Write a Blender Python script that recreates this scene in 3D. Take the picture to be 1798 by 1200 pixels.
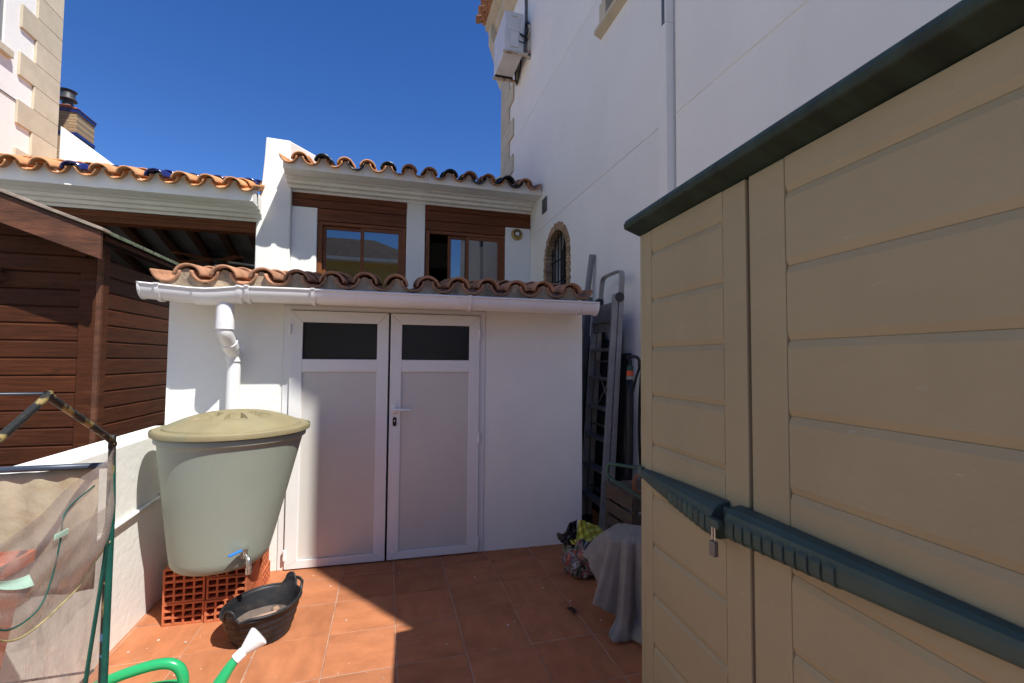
import bpy, math, random
from math import sin, cos, pi, radians, atan2, sqrt, exp
from mathutils import Vector, Matrix, Euler

for o in list(bpy.data.objects):
    bpy.data.objects.remove(o)
SC = bpy.context.scene
COL = SC.collection
random.seed(7)

# ------------------------------------------------------------------ camera
cam_d = bpy.data.cameras.new('camera')
cam = bpy.data.objects.new('camera', cam_d)
COL.objects.link(cam)
SC.camera = cam
cam_d.sensor_width = 36.0
cam_d.lens = 16.0
cam_d.clip_start = 0.05
cam_d.clip_end = 600
YAW, PITCH, ROLL, CAMZ = radians(15.3), radians(2.42), radians(0.45), 1.35
fw = Vector((sin(YAW) * cos(PITCH), cos(YAW) * cos(PITCH), sin(PITCH)))
r0 = Vector((cos(YAW), -sin(YAW), 0))
u0 = r0.cross(fw)
rt = r0 * cos(ROLL) + u0 * sin(ROLL)
up = -r0 * sin(ROLL) + u0 * cos(ROLL)
cam.matrix_world = Matrix(((rt.x, up.x, -fw.x, 0), (rt.y, up.y, -fw.y, 0), (rt.z, up.z, -fw.z, CAMZ), (0, 0, 0, 1)))

# ------------------------------------------------------------------ light
AZ, EL = radians(35), radians(56)          # sun behind the camera, to its right
sun_dir = Vector((sin(AZ) * cos(EL), -cos(AZ) * cos(EL), sin(EL)))
sd = bpy.data.lights.new('sun', 'SUN')
sd.energy = 4.8
sd.angle = radians(0.53)
sd.color = (1.0, 0.97, 0.92)
sun = bpy.data.objects.new('sun', sd)
COL.objects.link(sun)
sun.rotation_euler = sun_dir.to_track_quat('Z', 'Y').to_euler()
sun.location = (6, -9, 16)

world = bpy.data.worlds.new('World')
SC.world = world
world.use_nodes = True
wn = world.node_tree
wn.nodes.clear()
sky = wn.nodes.new('ShaderNodeTexSky')
sky.sky_type = 'NISHITA'
sky.sun_disc = False
sky.sun_elevation = EL
sky.sun_rotation = radians(145)
sky.altitude = 0
sky.air_density = 1.0
sky.dust_density = 0.0
sky.ozone_density = 6.0
bg = wn.nodes.new('ShaderNodeBackground')
bg.inputs['Strength'].default_value = 0.105
wo = wn.nodes.new('ShaderNodeOutputWorld')
hsv = wn.nodes.new('ShaderNodeHueSaturation')
hsv.inputs['Saturation'].default_value = 1.22
hsv.inputs['Hue'].default_value = 0.513
wn.links.new(sky.outputs[0], hsv.inputs['Color'])
wn.links.new(hsv.outputs[0], bg.inputs[0])
wn.links.new(bg.outputs[0], wo.inputs[0])

SC.view_settings.view_transform = 'Standard'
SC.view_settings.look = 'None'
SC.view_settings.gamma = 1
SC.view_settings.exposure = 0.53
SC.view_settings.use_curve_mapping = False
SC.render.engine = 'CYCLES'
SC.cycles.max_bounces = 8
SC.cycles.diffuse_bounces = 5
SC.cycles.transparent_max_bounces = 16
SC.cycles.use_denoising = True
SC.cycles.sample_clamp_indirect = 8

# ------------------------------------------------------------------ materials
MATS = {}


def M(name, col, rough=0.6, var=0.12, scale=4.0, bump=0.0, bscale=60.0, spec=0.4, rand=0.0, metallic=0.0,
      stretch=(1, 1, 1), col2=None, thresh=(0.35, 0.7), coat=0.0, bdist=0.01):
    """Principled material: two tones mixed by noise, fine noise relief, a small value shift per object."""
    m = bpy.data.materials.new(name)
    m.use_nodes = True
    nt = m.node_tree
    N, L = nt.nodes, nt.links
    b = N['Principled BSDF']
    tc = N.new('ShaderNodeTexCoord')
    mp = N.new('ShaderNodeMapping')
    mp.inputs['Scale'].default_value = stretch
    L.new(tc.outputs['Object'], mp.inputs['Vector'])
    oi = N.new('ShaderNodeObjectInfo')
    vm = N.new('ShaderNodeVectorMath'); vm.operation = 'SCALE'
    vm.inputs[0].default_value = (17.3, 9.1, 23.7)
    L.new(oi.outputs['Random'], vm.inputs['Scale'])
    L.new(vm.outputs[0], mp.inputs['Location'])
    nz = N.new('ShaderNodeTexNoise')
    nz.inputs['Scale'].default_value = scale
    nz.inputs['Detail'].default_value = 7
    nz.inputs['Roughness'].default_value = 0.62
    L.new(mp.outputs[0], nz.inputs['Vector'])
    rp = N.new('ShaderNodeMapRange')
    rp.inputs['From Min'].default_value = thresh[0]
    rp.inputs['From Max'].default_value = thresh[1]
    L.new(nz.outputs['Fac'], rp.inputs['Value'])
    mx = N.new('ShaderNodeMix'); mx.data_type = 'RGBA'
    a = tuple(c * (1 - var) for c in col) + (1,)
    c2 = tuple(min(1, c * (1 + var)) for c in col) + (1,) if col2 is None else tuple(col2) + (1,)
    mx.inputs[6].default_value = a
    mx.inputs[7].default_value = c2
    L.new(rp.outputs[0], mx.inputs[0])
    out = mx.outputs[2]
    if rand:
        hs = N.new('ShaderNodeHueSaturation')
        mr = N.new('ShaderNodeMapRange')
        mr.inputs['To Min'].default_value = 1 - rand
        mr.inputs['To Max'].default_value = 1 + rand
        L.new(oi.outputs['Random'], mr.inputs['Value'])
        L.new(mr.outputs[0], hs.inputs['Value'])
        L.new(out, hs.inputs['Color'])
        out = hs.outputs[0]
    L.new(out, b.inputs['Base Color'])
    b.inputs['Roughness'].default_value = rough
    b.inputs['Specular IOR Level'].default_value = spec
    b.inputs['Metallic'].default_value = metallic
    b.inputs['Coat Weight'].default_value = coat
    if bump:
        nb = N.new('ShaderNodeTexNoise')
        nb.inputs['Scale'].default_value = bscale
        nb.inputs['Detail'].default_value = 5
        L.new(mp.outputs[0], nb.inputs['Vector'])
        bp = N.new('ShaderNodeBump')
        bp.inputs['Strength'].default_value = bump
        bp.inputs['Distance'].default_value = bdist
        L.new(nb.outputs['Fac'], bp.inputs['Height'])
        L.new(bp.outputs[0], b.inputs['Normal'])
    MATS[name] = m
    return m


def add_layer(m, col, scale, lo, hi, stretch=(1, 1, 1), amount=1.0, voronoi=False):
    """Blend one more tone into a material's base colour where a second noise is high (stains, wear)."""
    nt = m.node_tree
    N, L = nt.nodes, nt.links
    b = N['Principled BSDF']
    src = b.inputs['Base Color'].links[0].from_socket
    tc = N.new('ShaderNodeTexCoord')
    mp = N.new('ShaderNodeMapping')
    mp.inputs['Scale'].default_value = stretch
    mp.inputs['Location'].default_value = (3.1, 7.7, 1.3)
    L.new(tc.outputs['Object'], mp.inputs['Vector'])
    nz = N.new('ShaderNodeTexNoise')
    nz.inputs['Scale'].default_value = scale
    nz.inputs['Detail'].default_value = 8
    nz.inputs['Roughness'].default_value = 0.65
    L.new(mp.outputs[0], nz.inputs['Vector'])
    rp = N.new('ShaderNodeMapRange')
    rp.inputs['From Min'].default_value = lo
    rp.inputs['From Max'].default_value = hi
    rp.inputs['To Max'].default_value = amount
    L.new(nz.outputs['Fac'], rp.inputs['Value'])
    mx = N.new('ShaderNodeMix'); mx.data_type = 'RGBA'
    L.new(rp.outputs[0], mx.inputs[0])
    L.new(src, mx.inputs[6])
    mx.inputs[7].default_value = tuple(col) + (1,)
    L.new(mx.outputs[2], b.inputs['Base Color'])
    return m


PLASTER = M('white_plaster', (0.845, 0.835, 0.775), 0.85, 0.035, 1.2, bump=0.35, bscale=26, spec=0.2, bdist=0.006)
add_layer(PLASTER, (0.62, 0.59, 0.54), 2.2, 0.56, 0.85, (1, 1, 0.3), 0.25)
PLASTER2 = M('outbuilding_plaster', (0.84, 0.83, 0.765), 0.85, 0.03, 2.5, bump=0.45, bscale=24, spec=0.2, bdist=0.006)
add_layer(PLASTER2, (0.55, 0.46, 0.38), 3.0, 0.58, 0.9, (1, 1, 0.5), 0.4)
CORNICE = M('cornice_plaster', (0.86, 0.85, 0.80), 0.85, 0.06, 3.0, bump=0.15, bscale=40, spec=0.2)
STONE = M('beige_stone', (0.57, 0.50, 0.365), 0.8, 0.10, 3.5, bump=0.15, bscale=50, spec=0.2, rand=0.06)
UPVC = M('white_aluminium', (0.78, 0.775, 0.745), 0.35, 0.02, 3.0, spec=0.5)
PANEL = M('white_door_panel', (0.62, 0.60, 0.545), 0.3, 0.03, 3.0, spec=0.5)
add_layer(PANEL, (0.5, 0.4, 0.33), 1.6, 0.60, 0.9, (1, 1, 0.6), 0.2)
GUT = M('white_plastic_gutter', (0.77, 0.76, 0.745), 0.32, 0.03, 6.0, spec=0.5)
add_layer(GUT, (0.45, 0.38, 0.30), 9.0, 0.62, 0.85, (1, 1, 1), 0.4)
FLOORT = M('terracotta_floor_tile', (0.405, 0.155, 0.070), 0.55, 0.16, 7.0, bump=0.10, bscale=30, spec=0.12, rand=0.09, stretch=(0.8, 1.6, 1))
add_layer(FLOORT, (0.25, 0.085, 0.038), 3.4, 0.54, 0.74, (1, 1, 1), 0.55)
add_layer(FLOORT, (0.47, 0.22, 0.12), 2.6, 0.52, 0.75, (1, 1, 1), 0.5)
add_layer(FLOORT, (0.50, 0.36, 0.27), 5.0, 0.70, 0.86, (1, 1, 1), 0.7)
GROUT = M('floor_grout', (0.42, 0.25, 0.165), 0.9, 0.25, 9.0)
GROUND = M('concrete_ground', (0.17, 0.14, 0.115), 0.9, 0.15, 1.5, bump=0.2, bscale=30)
TERRA = M('terracotta_roof_tile', (0.42, 0.212, 0.118), 0.85, 0.28, 9.0, bump=0.2, bscale=60, rand=0.14, spec=0.25)
add_layer(TERRA, (0.16, 0.105, 0.07), 7.0, 0.52, 0.72, (1, 1, 1), 0.8)
TERRA2 = M('bright_roof_tile', (0.60, 0.29, 0.13), 0.8, 0.2, 9.0, bump=0.15, bscale=60, rand=0.10, spec=0.25)
add_layer(TERRA2, (0.25, 0.13, 0.07), 5.0, 0.60, 0.8, (1, 1, 1), 0.6)
BLUE = M('cobalt_glazed_tile', (0.014, 0.02, 0.13), 0.16, 0.3, 6.0, spec=0.6, coat=0.5)
BLACK = M('black_glazed_tile', (0.022, 0.020, 0.022), 0.35, 0.4, 6.0, spec=0.5, coat=0.1)
MORTAR = M('stained_eave_mortar', (0.44, 0.33, 0.22), 0.95, 0.3, 7.0, bump=0.5, bscale=45)
add_layer(MORTAR, (0.10, 0.083, 0.06), 7.0, 0.50, 0.68, (1, 1, 0.6), 0.85)
WINWOOD = M('varnished_brown_wood', (0.20, 0.068, 0.021), 0.45, 0.2, 3.0, spec=0.25, stretch=(1, 1, 12))
BEAM = M('brown_lintel_wood', (0.15, 0.046, 0.015), 0.5, 0.35, 2.0, spec=0.2, stretch=(1, 8, 14))
PLANK = M('brown_stained_plank', (0.066, 0.0195, 0.0068), 0.6, 0.35, 3.0, bump=0.25, bscale=14, spec=0.18, rand=0.16, stretch=(1.2, 1.2, 18))
add_layer(PLANK, (0.17, 0.085, 0.05), 3.5, 0.60, 0.86, (1, 1, 6), 0.5)
add_layer(PLANK, (0.02, 0.007, 0.003), 6.0, 0.60, 0.72, (1, 1, 2), 0.7)
PLANKE = M('weathered_plank_edge', (0.30, 0.24, 0.19), 0.8, 0.3, 5.0, bump=0.3, bscale=40, stretch=(2, 2, 8))
FASCIA = M('brown_barge_board', (0.115, 0.043, 0.020), 0.65, 0.4, 2.2, bump=0.25, bscale=12, rand=0.05, stretch=(2, 2, 12))
add_layer(FASCIA, (0.045, 0.02, 0.012), 3.0, 0.52, 0.7, (1, 1, 4), 0.7)
MOSS = M('mossy_roof_felt', (0.13, 0.16, 0.10), 0.95, 0.6, 25.0, bump=0.8, bscale=60)
BEIGE = M('beige_shed_plastic', (0.290, 0.260, 0.165), 0.5, 0.05, 1.5, bump=0.10, bscale=90, spec=0.3, stretch=(1, 1, 2.5))
add_layer(BEIGE, (0.36, 0.33, 0.28), 9.0, 0.71, 0.80, (1, 1, 1), 0.5)
add_layer(BEIGE, (0.44, 0.41, 0.36), 16.0, 0.68, 0.74, (1, 1, 4), 0.45)
add_layer(BEIGE, (0.20, 0.17, 0.115), 1.3, 0.50, 0.75, (1, 1, 0.6), 0.5)
TEAL = M('dark_green_shed_plastic', (0.036, 0.066, 0.058), 0.5, 0.2, 5.0, bump=0.08, bscale=90, spec=0.35)
add_layer(TEAL, (0.060, 0.100, 0.086), 5.0, 0.55, 0.8, (1, 1, 1), 0.6)
TEALR = M('dark_green_roof_plastic', (0.016, 0.034, 0.024), 0.55, 0.5, 3.0, spec=0.35, stretch=(6, 1, 1))
BARREL = M('grey_green_barrel_plastic', (0.275, 0.310, 0.255), 0.5, 0.07, 1.5, bump=0.06, bscale=60, spec=0.35)
add_layer(BARREL, (0.38, 0.39, 0.33), 7.0, 0.66, 0.85, (1, 1, 0.6), 0.4)
LID = M('faded_lid_plastic', (0.275, 0.230, 0.125), 0.65, 0.12, 4.0, bump=0.1, bscale=70, spec=0.3)
add_layer(LID, (0.22, 0.235, 0.155), 5.0, 0.5, 0.7, (1, 1, 1), 0.7)
add_layer(LID, (0.34, 0.22, 0.11), 7.0, 0.6, 0.75, (1, 1, 1), 0.5)
BRICK = M('red_hollow_brick', (0.46, 0.135, 0.058), 0.85, 0.18, 14.0, bump=0.3, bscale=90, rand=0.06, spec=0.2)
RUBBER = M('black_rubber', (0.016, 0.0165, 0.019), 0.5, 0.5, 9.0, bump=0.12, bscale=40, spec=0.4)
add_layer(RUBBER, (0.085, 0.066, 0.052), 8.0, 0.56, 0.8, (1, 1, 1.5), 0.6)
MUD = M('dried_mud', (0.30, 0.19, 0.13), 0.95, 0.3, 12.0, bump=0.4, bscale=40)
GREENP = M('green_can_plastic', (0.022, 0.36, 0.125), 0.28, 0.06, 4.0, spec=0.5)
WHITEP = M('white_rose_plastic', (0.78, 0.78, 0.76), 0.35, 0.03, 5.0, spec=0.5)
STEEL = M('brushed_metal', (0.50, 0.48, 0.44), 0.32, 0.15, 20.0, metallic=0.9)
BLUEP = M('blue_lever_plastic', (0.02, 0.17, 0.60), 0.35, 0.05, 5.0, spec=0.5)
ALU = M('dull_aluminium', (0.36, 0.35, 0.335), 0.45, 0.15, 12.0, metallic=0.55, spec=0.4)
ALU_D = M('dirty_aluminium', (0.21, 0.195, 0.18), 0.55, 0.25, 9.0, metallic=0.4, spec=0.4)
DARKP = M('dark_grey_plastic', (0.045, 0.046, 0.05), 0.5, 0.15, 9.0, spec=0.4)
BLACKP = M('black_plastic', (0.012, 0.012, 0.013), 0.5, 0.2, 9.0, spec=0.4)
GREYPIPE = M('grey_pvc', (0.24, 0.24, 0.235), 0.5, 0.1, 9.0, spec=0.4)
ORANGE = M('orange_plastic', (0.60, 0.09, 0.02), 0.4, 0.08, 9.0, spec=0.4)
HOSE_G = M('green_plastic_wire', (0.012, 0.060, 0.038), 0.4, 0.2, 9.0, spec=0.4)
IRON = M('black_iron', (0.012, 0.011, 0.012), 0.6, 0.3, 20.0, spec=0.3)
SURR = M('surround_brick', (0.40, 0.27, 0.16), 0.9, 0.25, 14.0, bump=0.5, bscale=60, rand=0.18, spec=0.2)
TOWEL = M('grey_towel', (0.26, 0.24, 0.215), 0.97, 0.12, 14.0, bump=0.7, bscale=420, spec=0.1, bdist=0.004)
BAGY = M('yellow_green_plastic', (0.50, 0.49, 0.08), 0.35, 0.25, 12.0, spec=0.5)
BAGK = M('black_bin_plastic', (0.014, 0.013, 0.016), 0.35, 0.3, 12.0, spec=0.5)
PVCW = M('ac_white_enamel', (0.66, 0.665, 0.65), 0.45, 0.06, 5.0, spec=0.4)
add_layer(PVCW, (0.48, 0.44, 0.37), 4.0, 0.55, 0.8, (1, 1, 1), 0.5)
RUSTW = M('rusty_white_bracket', (0.60, 0.54, 0.42), 0.7, 0.1, 9.0, col2=(0.30, 0.12, 0.04), thresh=(0.5, 0.62))
GREYM = M('grey_metal', (0.18, 0.18, 0.175), 0.5, 0.25, 8.0, metallic=0.5)
CERAM = M('yellow_ceramic', (0.46, 0.30, 0.10), 0.35, 0.25, 20.0, spec=0.5)
CHIMB = None
CANVAS = M('stained_canvas', (0.42, 0.36, 0.25), 0.95, 0.18, 4.0, bump=0.3, bscale=30, spec=0.1)
add_layer(CANVAS, (0.34, 0.22, 0.08), 4.0, 0.5, 0.72, (1, 1, 2), 0.7)
TUBEM = M('worn_frame_tube', (0.022, 0.022, 0.02), 0.5, 0.3, 26.0, col2=(0.27, 0.20, 0.07), thresh=(0.53, 0.60))
add_layer(TUBEM, (0.05, 0.14, 0.27), 22.0, 0.62, 0.66, (1, 1, 1), 1.0)
TUBED = M('dark_blue_frame_tube', (0.035, 0.05, 0.075), 0.4, 0.2, 9.0, spec=0.5)
EDGEG = M('green_cover_binding', (0.006, 0.070, 0.052), 0.6, 0.2, 30.0, spec=0.3)
EDGEY = M('yellowed_binding', (0.33, 0.27, 0.13), 0.6, 0.3, 40.0, spec=0.3)
MINT = M('mint_strap', (0.42, 0.60, 0.47), 0.6, 0.1, 20.0)
PLANTER = M('terracotta_plastic_planter', (0.52, 0.13, 0.05), 0.5, 0.1, 5.0)
YWALL = M('yellow_render', (0.50, 0.36, 0.12), 0.9, 0.06, 2.0)
SHADEW = M('shaded_plaster', (0.10, 0.095, 0.095), 0.9, 0.04, 2.0)  # whitish indoor walls made near black: the room's shade is in the colour
LEAFM = M('green_leaf', (0.06, 0.13, 0.025), 0.5, 0.3, 20.0, spec=0.4)


def brick_mat():
    m = bpy.data.materials.new('old_brickwork')
    m.use_nodes = True
    N, L = m.node_tree.nodes, m.node_tree.links
    b = N['Principled BSDF']
    tc = N.new('ShaderNodeTexCoord')
    ma = N.new('ShaderNodeMapping')
    ma.inputs['Rotation'].default_value = (radians(90), 0, 0)
    L.new(tc.outputs['Object'], ma.inputs['Vector'])
    bt = N.new('ShaderNodeTexBrick')
    bt.inputs['Color1'].default_value = (0.44, 0.30, 0.15, 1)
    bt.inputs['Color2'].default_value = (0.36, 0.19, 0.10, 1)
    bt.inputs['Mortar'].default_value = (0.22, 0.17, 0.11, 1)
    bt.inputs['Scale'].default_value = 1.0
    bt.inputs['Brick Width'].default_value = 0.24
    bt.inputs['Row Height'].default_value = 0.048
    bt.inputs['Mortar Size'].default_value = 0.008
    L.new(ma.outputs[0], bt.inputs['Vector'])
    L.new(bt.outputs['Color'], b.inputs['Base Color'])
    bp = N.new('ShaderNodeBump')
    bp.inputs['Strength'].default_value = 0.7
    bp.inputs['Distance'].default_value = 0.01
    bp.invert = True
    L.new(bt.outputs['Fac'], bp.inputs['Height'])
    L.new(bp.outputs[0], b.inputs['Normal'])
    b.inputs['Roughness'].default_value = 0.9
    return m


CHIMB = brick_mat()


def glass_mat(name, tint, alpha_mix, rough=0.03, ior=1.5, bumpy=0.0):
    """Window glass: dark body, clear mirror-like reflection; part of it lets one see through."""
    m = bpy.data.materials.new(name)
    m.use_nodes = True
    N, L = m.node_tree.nodes, m.node_tree.links
    N.clear()
    out = N.new('ShaderNodeOutputMaterial')
    tr = N.new('ShaderNodeBsdfTransparent'); tr.inputs[0].default_value = tuple(tint) + (1,)
    gl = N.new('ShaderNodeBsdfGlossy'); gl.inputs['Roughness'].default_value = rough
    fr = N.new('ShaderNodeFresnel'); fr.inputs['IOR'].default_value = ior
    mx = N.new('ShaderNodeMixShader')
    L.new(fr.outputs[0], mx.inputs[0]); L.new(tr.outputs[0], mx.inputs[1]); L.new(gl.outputs[0], mx.inputs[2])
    df = N.new('ShaderNodeBsdfDiffuse'); df.inputs[0].default_value = (0.30, 0.29, 0.27, 1)
    m2 = N.new('ShaderNodeMixShader'); m2.inputs[0].default_value = alpha_mix
    L.new(mx.outputs[0], m2.inputs[1]); L.new(df.outputs[0], m2.inputs[2])
    L.new(m2.outputs[0], out.inputs[0])
    if bumpy:
        nb = N.new('ShaderNodeTexNoise'); nb.inputs['Scale'].default_value = 220
        tc = N.new('ShaderNodeTexCoord'); L.new(tc.outputs['Object'], nb.inputs['Vector'])
        bp = N.new('ShaderNodeBump'); bp.inputs['Strength'].default_value = bumpy; bp.inputs['Distance'].default_value = 0.002
        L.new(nb.outputs['Fac'], bp.inputs['Height'])
        L.new(bp.outputs[0], gl.inputs['Normal'])
    return m


GLASS = glass_mat('window_glass', (0.22, 0.24, 0.24), 0.0, 0.0, 2.9)
DOORGLASS = glass_mat('frosted_door_glass', (0.10, 0.095, 0.085), 0.05, 0.25, 1.5, 0.6)


def pvc_mat():
    m = bpy.data.materials.new('clear_pvc_film')
    m.use_nodes = True
    N, L = m.node_tree.nodes, m.node_tree.links
    N.clear()
    out = N.new('ShaderNodeOutputMaterial')
    tc = N.new('ShaderNodeTexCoord')
    mp = N.new('ShaderNodeMapping'); mp.inputs['Scale'].default_value = (1, 3, 1.2)
    L.new(tc.outputs['Object'], mp.inputs['Vector'])
    nz = N.new('ShaderNodeTexNoise'); nz.inputs['Scale'].default_value = 9; nz.inputs['Detail'].default_value = 6
    L.new(mp.outputs[0], nz.inputs['Vector'])
    rp = N.new('ShaderNodeMapRange')
    rp.inputs['From Min'].default_value = 0.3; rp.inputs['From Max'].default_value = 0.75
    rp.inputs['To Min'].default_value = 0.28; rp.inputs['To Max'].default_value = 0.58
    L.new(nz.outputs['Fac'], rp.inputs['Value'])
    tr = N.new('ShaderNodeBsdfTransparent'); tr.inputs[0].default_value = (0.93, 0.90, 0.86, 1)
    d1 = N.new('ShaderNodeBsdfDiffuse'); d1.inputs[0].default_value = (0.52, 0.44, 0.39, 1)
    d2 = N.new('ShaderNodeBsdfTranslucent'); d2.inputs[0].default_value = (0.52, 0.44, 0.39, 1)
    df = N.new('ShaderNodeMixShader'); df.inputs[0].default_value = 0.5
    L.new(d1.outputs[0], df.inputs[1]); L.new(d2.outputs[0], df.inputs[2])
    m1 = N.new('ShaderNodeMixShader')
    L.new(rp.outputs[0], m1.inputs[0]); L.new(tr.outputs[0], m1.inputs[1]); L.new(df.outputs[0], m1.inputs[2])
    gl = N.new('ShaderNodeBsdfGlossy'); gl.inputs['Roughness'].default_value = 0.14
    lw_ = N.new('ShaderNodeLayerWeight'); lw_.inputs['Blend'].default_value = 0.35
    fr = N.new('ShaderNodeMath'); fr.operation = 'MULTIPLY'; fr.inputs[1].default_value = 0.36
    L.new(lw_.outputs['Facing'], fr.inputs[0])
    nb = N.new('ShaderNodeTexNoise'); nb.inputs['Scale'].default_value = 14
    L.new(mp.outputs[0], nb.inputs['Vector'])
    bp = N.new('ShaderNodeBump'); bp.inputs['Strength'].default_value = 0.6; bp.inputs['Distance'].default_value = 0.012
    L.new(nb.outputs['Fac'], bp.inputs['Height'])
    L.new(bp.outputs[0], gl.inputs['Normal'])
    m2 = N.new('ShaderNodeMixShader')
    L.new(fr.outputs[0], m2.inputs[0]); L.new(m1.outputs[0], m2.inputs[1]); L.new(gl.outputs[0], m2.inputs[2])
    L.new(m2.outputs[0], out.inputs[0])
    return m


PVC = pvc_mat()


def floral_mat():
    m = bpy.data.materials.new('floral_bag_print')
    m.use_nodes = True
    N, L = m.node_tree.nodes, m.node_tree.links
    b = N['Principled BSDF']
    tc = N.new('ShaderNodeTexCoord')
    nz = N.new('ShaderNodeTexNoise'); nz.inputs['Scale'].default_value = 16; nz.inputs['Detail'].default_value = 2
    nz.inputs['Distortion'].default_value = 1.2
    L.new(tc.outputs['Object'], nz.inputs['Vector'])
    cr = N.new('ShaderNodeValToRGB')
    cr.color_ramp.interpolation = 'CONSTANT'
    els = [(0.0, (0.02, 0.02, 0.02)), (0.40, (0.06, 0.12, 0.07)), (0.47, (0.30, 0.24, 0.26)), (0.53, (0.05, 0.045, 0.05)),
           (0.58, (0.38, 0.10, 0.06)), (0.64, (0.24, 0.20, 0.20)), (0.70, (0.30, 0.14, 0.22))]
    e = cr.color_ramp.elements
    e[0].position, e[0].color = els[0][0], els[0][1] + (1,)
    e[1].position, e[1].color = els[1][0], els[1][1] + (1,)
    for p, c in els[2:]:
        x = e.new(p); x.color = c + (1,)
    L.new(nz.outputs['Color'], cr.inputs[0])
    L.new(cr.outputs[0], b.inputs['Base Color'])
    b.inputs['Roughness'].default_value = 0.35
    return m


FLORAL = floral_mat()


# ------------------------------------------------------------------ mesh helpers
class MB:
    def __init__(s):
        s.v, s.f = [], []

    def add(s, vs, fs):
        n = len(s.v)
        s.v += [tuple(p) for p in vs]
        s.f += [tuple(i + n for i in f) for f in fs]
        return s

    def hexa(s, p):
        return s.add(p, [(0, 3, 2, 1), (4, 5, 6, 7), (0, 1, 5, 4), (1, 2, 6, 5), (2, 3, 7, 6), (3, 0, 4, 7)])

    def box(s, x0, x1, y0, y1, z0, z1):
        return s.hexa([(x0, y0, z0), (x1, y0, z0), (x1, y1, z0), (x0, y1, z0), (x0, y0, z1), (x1, y0, z1), (x1, y1, z1), (x0, y1, z1)])

    def beam(s, a, b, w, h, upv=(0, 0, 1)):
        """A rectangular bar from a to b: w across, h along upv."""
        a, b = Vector(a), Vector(b)
        d = (b - a).normalized()
        side = d.cross(Vector(upv)).normalized()
        u2 = side.cross(d).normalized()
        p = []
        for q in (a, b):
            for sx, sz in ((-1, -1), (1, -1), (1, 1), (-1, 1)):
                p.append(q + side * sx * w / 2 + u2 * sz * h / 2)
        return s.add(p, [(3, 2, 1, 0), (4, 5, 6, 7), (0, 1, 5, 4), (1, 2, 6, 5), (2, 3, 7, 6), (3, 0, 4, 7)])

    def prism(s, poly, axis, a, b):
        """Extrude a 2D polygon along an axis: 'x' takes (y,z), 'y' takes (x,z), 'z' takes (x,y)."""
        def P(q, t):
            return {'x': (t, q[0], q[1]), 'y': (q[0], t, q[1]), 'z': (q[0], q[1], t)}[axis]
        n = len(poly)
        vs = [P(q, a) for q in poly] + [P(q, b) for q in poly]
        fs = [tuple(range(n - 1, -1, -1)), tuple(range(n, 2 * n))]
        fs += [(i, (i + 1) % n, n + (i + 1) % n, n + i) for i in range(n)]
        return s.add(vs, fs)

    def tube(s, path, r, n=10, cap=True):
        path = [Vector(p) for p in path]
        rs = r if isinstance(r, (list, tuple)) else [r] * len(path)
        base = len(s.v)
        prev = None
        for i, p in enumerate(path):
            d = (path[min(i + 1, len(path) - 1)] - path[max(i - 1, 0)]).normalized()
            if prev is None:
                t = Vector((0, 0, 1)) if abs(d.z) < 0.9 else Vector((1, 0, 0))
                a = d.cross(t).normalized()
            else:
                a = (prev - d * prev.dot(d)).normalized()
            prev = a
            b = d.cross(a)
            for k in range(n):
                th = 2 * pi * k / n
                s.v.append(tuple(p + (a * cos(th) + b * sin(th)) * rs[i]))
        for i in range(len(path) - 1):
            for k in range(n):
                a0, a1 = base + i * n + k, base + i * n + (k + 1) % n
                s.f.append((a0, a1, a1 + n, a0 + n))
        if cap:
            s.f.append(tuple(base + k for k in range(n - 1, -1, -1)))
            e = base + (len(path) - 1) * n
            s.f.append(tuple(e + k for k in range(n)))
        return s

    def lathe(s, prof, n=32, c=(0, 0, 0), shear=None, cap0=False, cap1=False):
        base = len(s.v)
        for (r, z) in prof:
            ox = shear(z) if shear else 0
            for k in range(n):
                th = 2 * pi * k / n
                s.v.append((c[0] + ox + r * cos(th), c[1] + r * sin(th), c[2] + z))
        for i in range(len(prof) - 1):
            for k in range(n):
                a0, a1 = base + i * n + k, base + i * n + (k + 1) % n
                s.f.append((a0, a1, a1 + n, a0 + n))
        if cap0:
            s.f.append(tuple(base + k for k in range(n - 1, -1, -1)))
        if cap1:
            e = base + (len(prof) - 1) * n
            s.f.append(tuple(e + k for k in range(n)))
        return s

    def grid(s, fn, nu, nv, wrap=False):
        base = len(s.v)
        for j in range(nv + 1):
            for i in range(nu + (0 if wrap else 1)):
                s.v.append(tuple(fn(i / nu, j / nv)))
        w = nu if wrap else nu + 1
        for j in range(nv):
            for i in range(nu):
                a, b = base + j * w + i, base + j * w + (i + 1) % w
                s.f.append((a, b, b + w, a + w))
        return s

    def mesh(s, name, smooth=False):
        me = bpy.data.meshes.new(name)
        me.from_pydata(s.v, [], s.f)
        me.update()
        import bmesh
        bm = bmesh.new(); bm.from_mesh(me)
        bmesh.ops.recalc_face_normals(bm, faces=bm.faces)
        bm.to_mesh(me); bm.free()
        if smooth:
            for p in me.polygons:
                p.use_smooth = True
        return me

    def build(s, name, mat, parent=None, smooth=False, bevel=0.0, seg=2, solid=0.0, sub=0, edge=None, local=False):
        o = bpy.data.objects.new(name, s.mesh(name, smooth))
        COL.objects.link(o)
        o.data.materials.append(mat)
        if parent is not None:
            o.parent = parent
            if not local:
                o.matrix_parent_inverse = world_of(parent).inverted()
        if sub:
            m = o.modifiers.new('sub', 'SUBSURF'); m.levels = m.render_levels = sub
        if solid:
            m = o.modifiers.new('solid', 'SOLIDIFY'); m.thickness = solid; m.offset = 0
        if bevel:
            m = o.modifiers.new('bevel', 'BEVEL'); m.width = bevel; m.segments = seg
            m.limit_method = 'ANGLE'; m.angle_limit = radians(35)
            m.harden_normals = False
        if edge:
            m = o.modifiers.new('split', 'EDGE_SPLIT'); m.split_angle = radians(edge)
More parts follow.
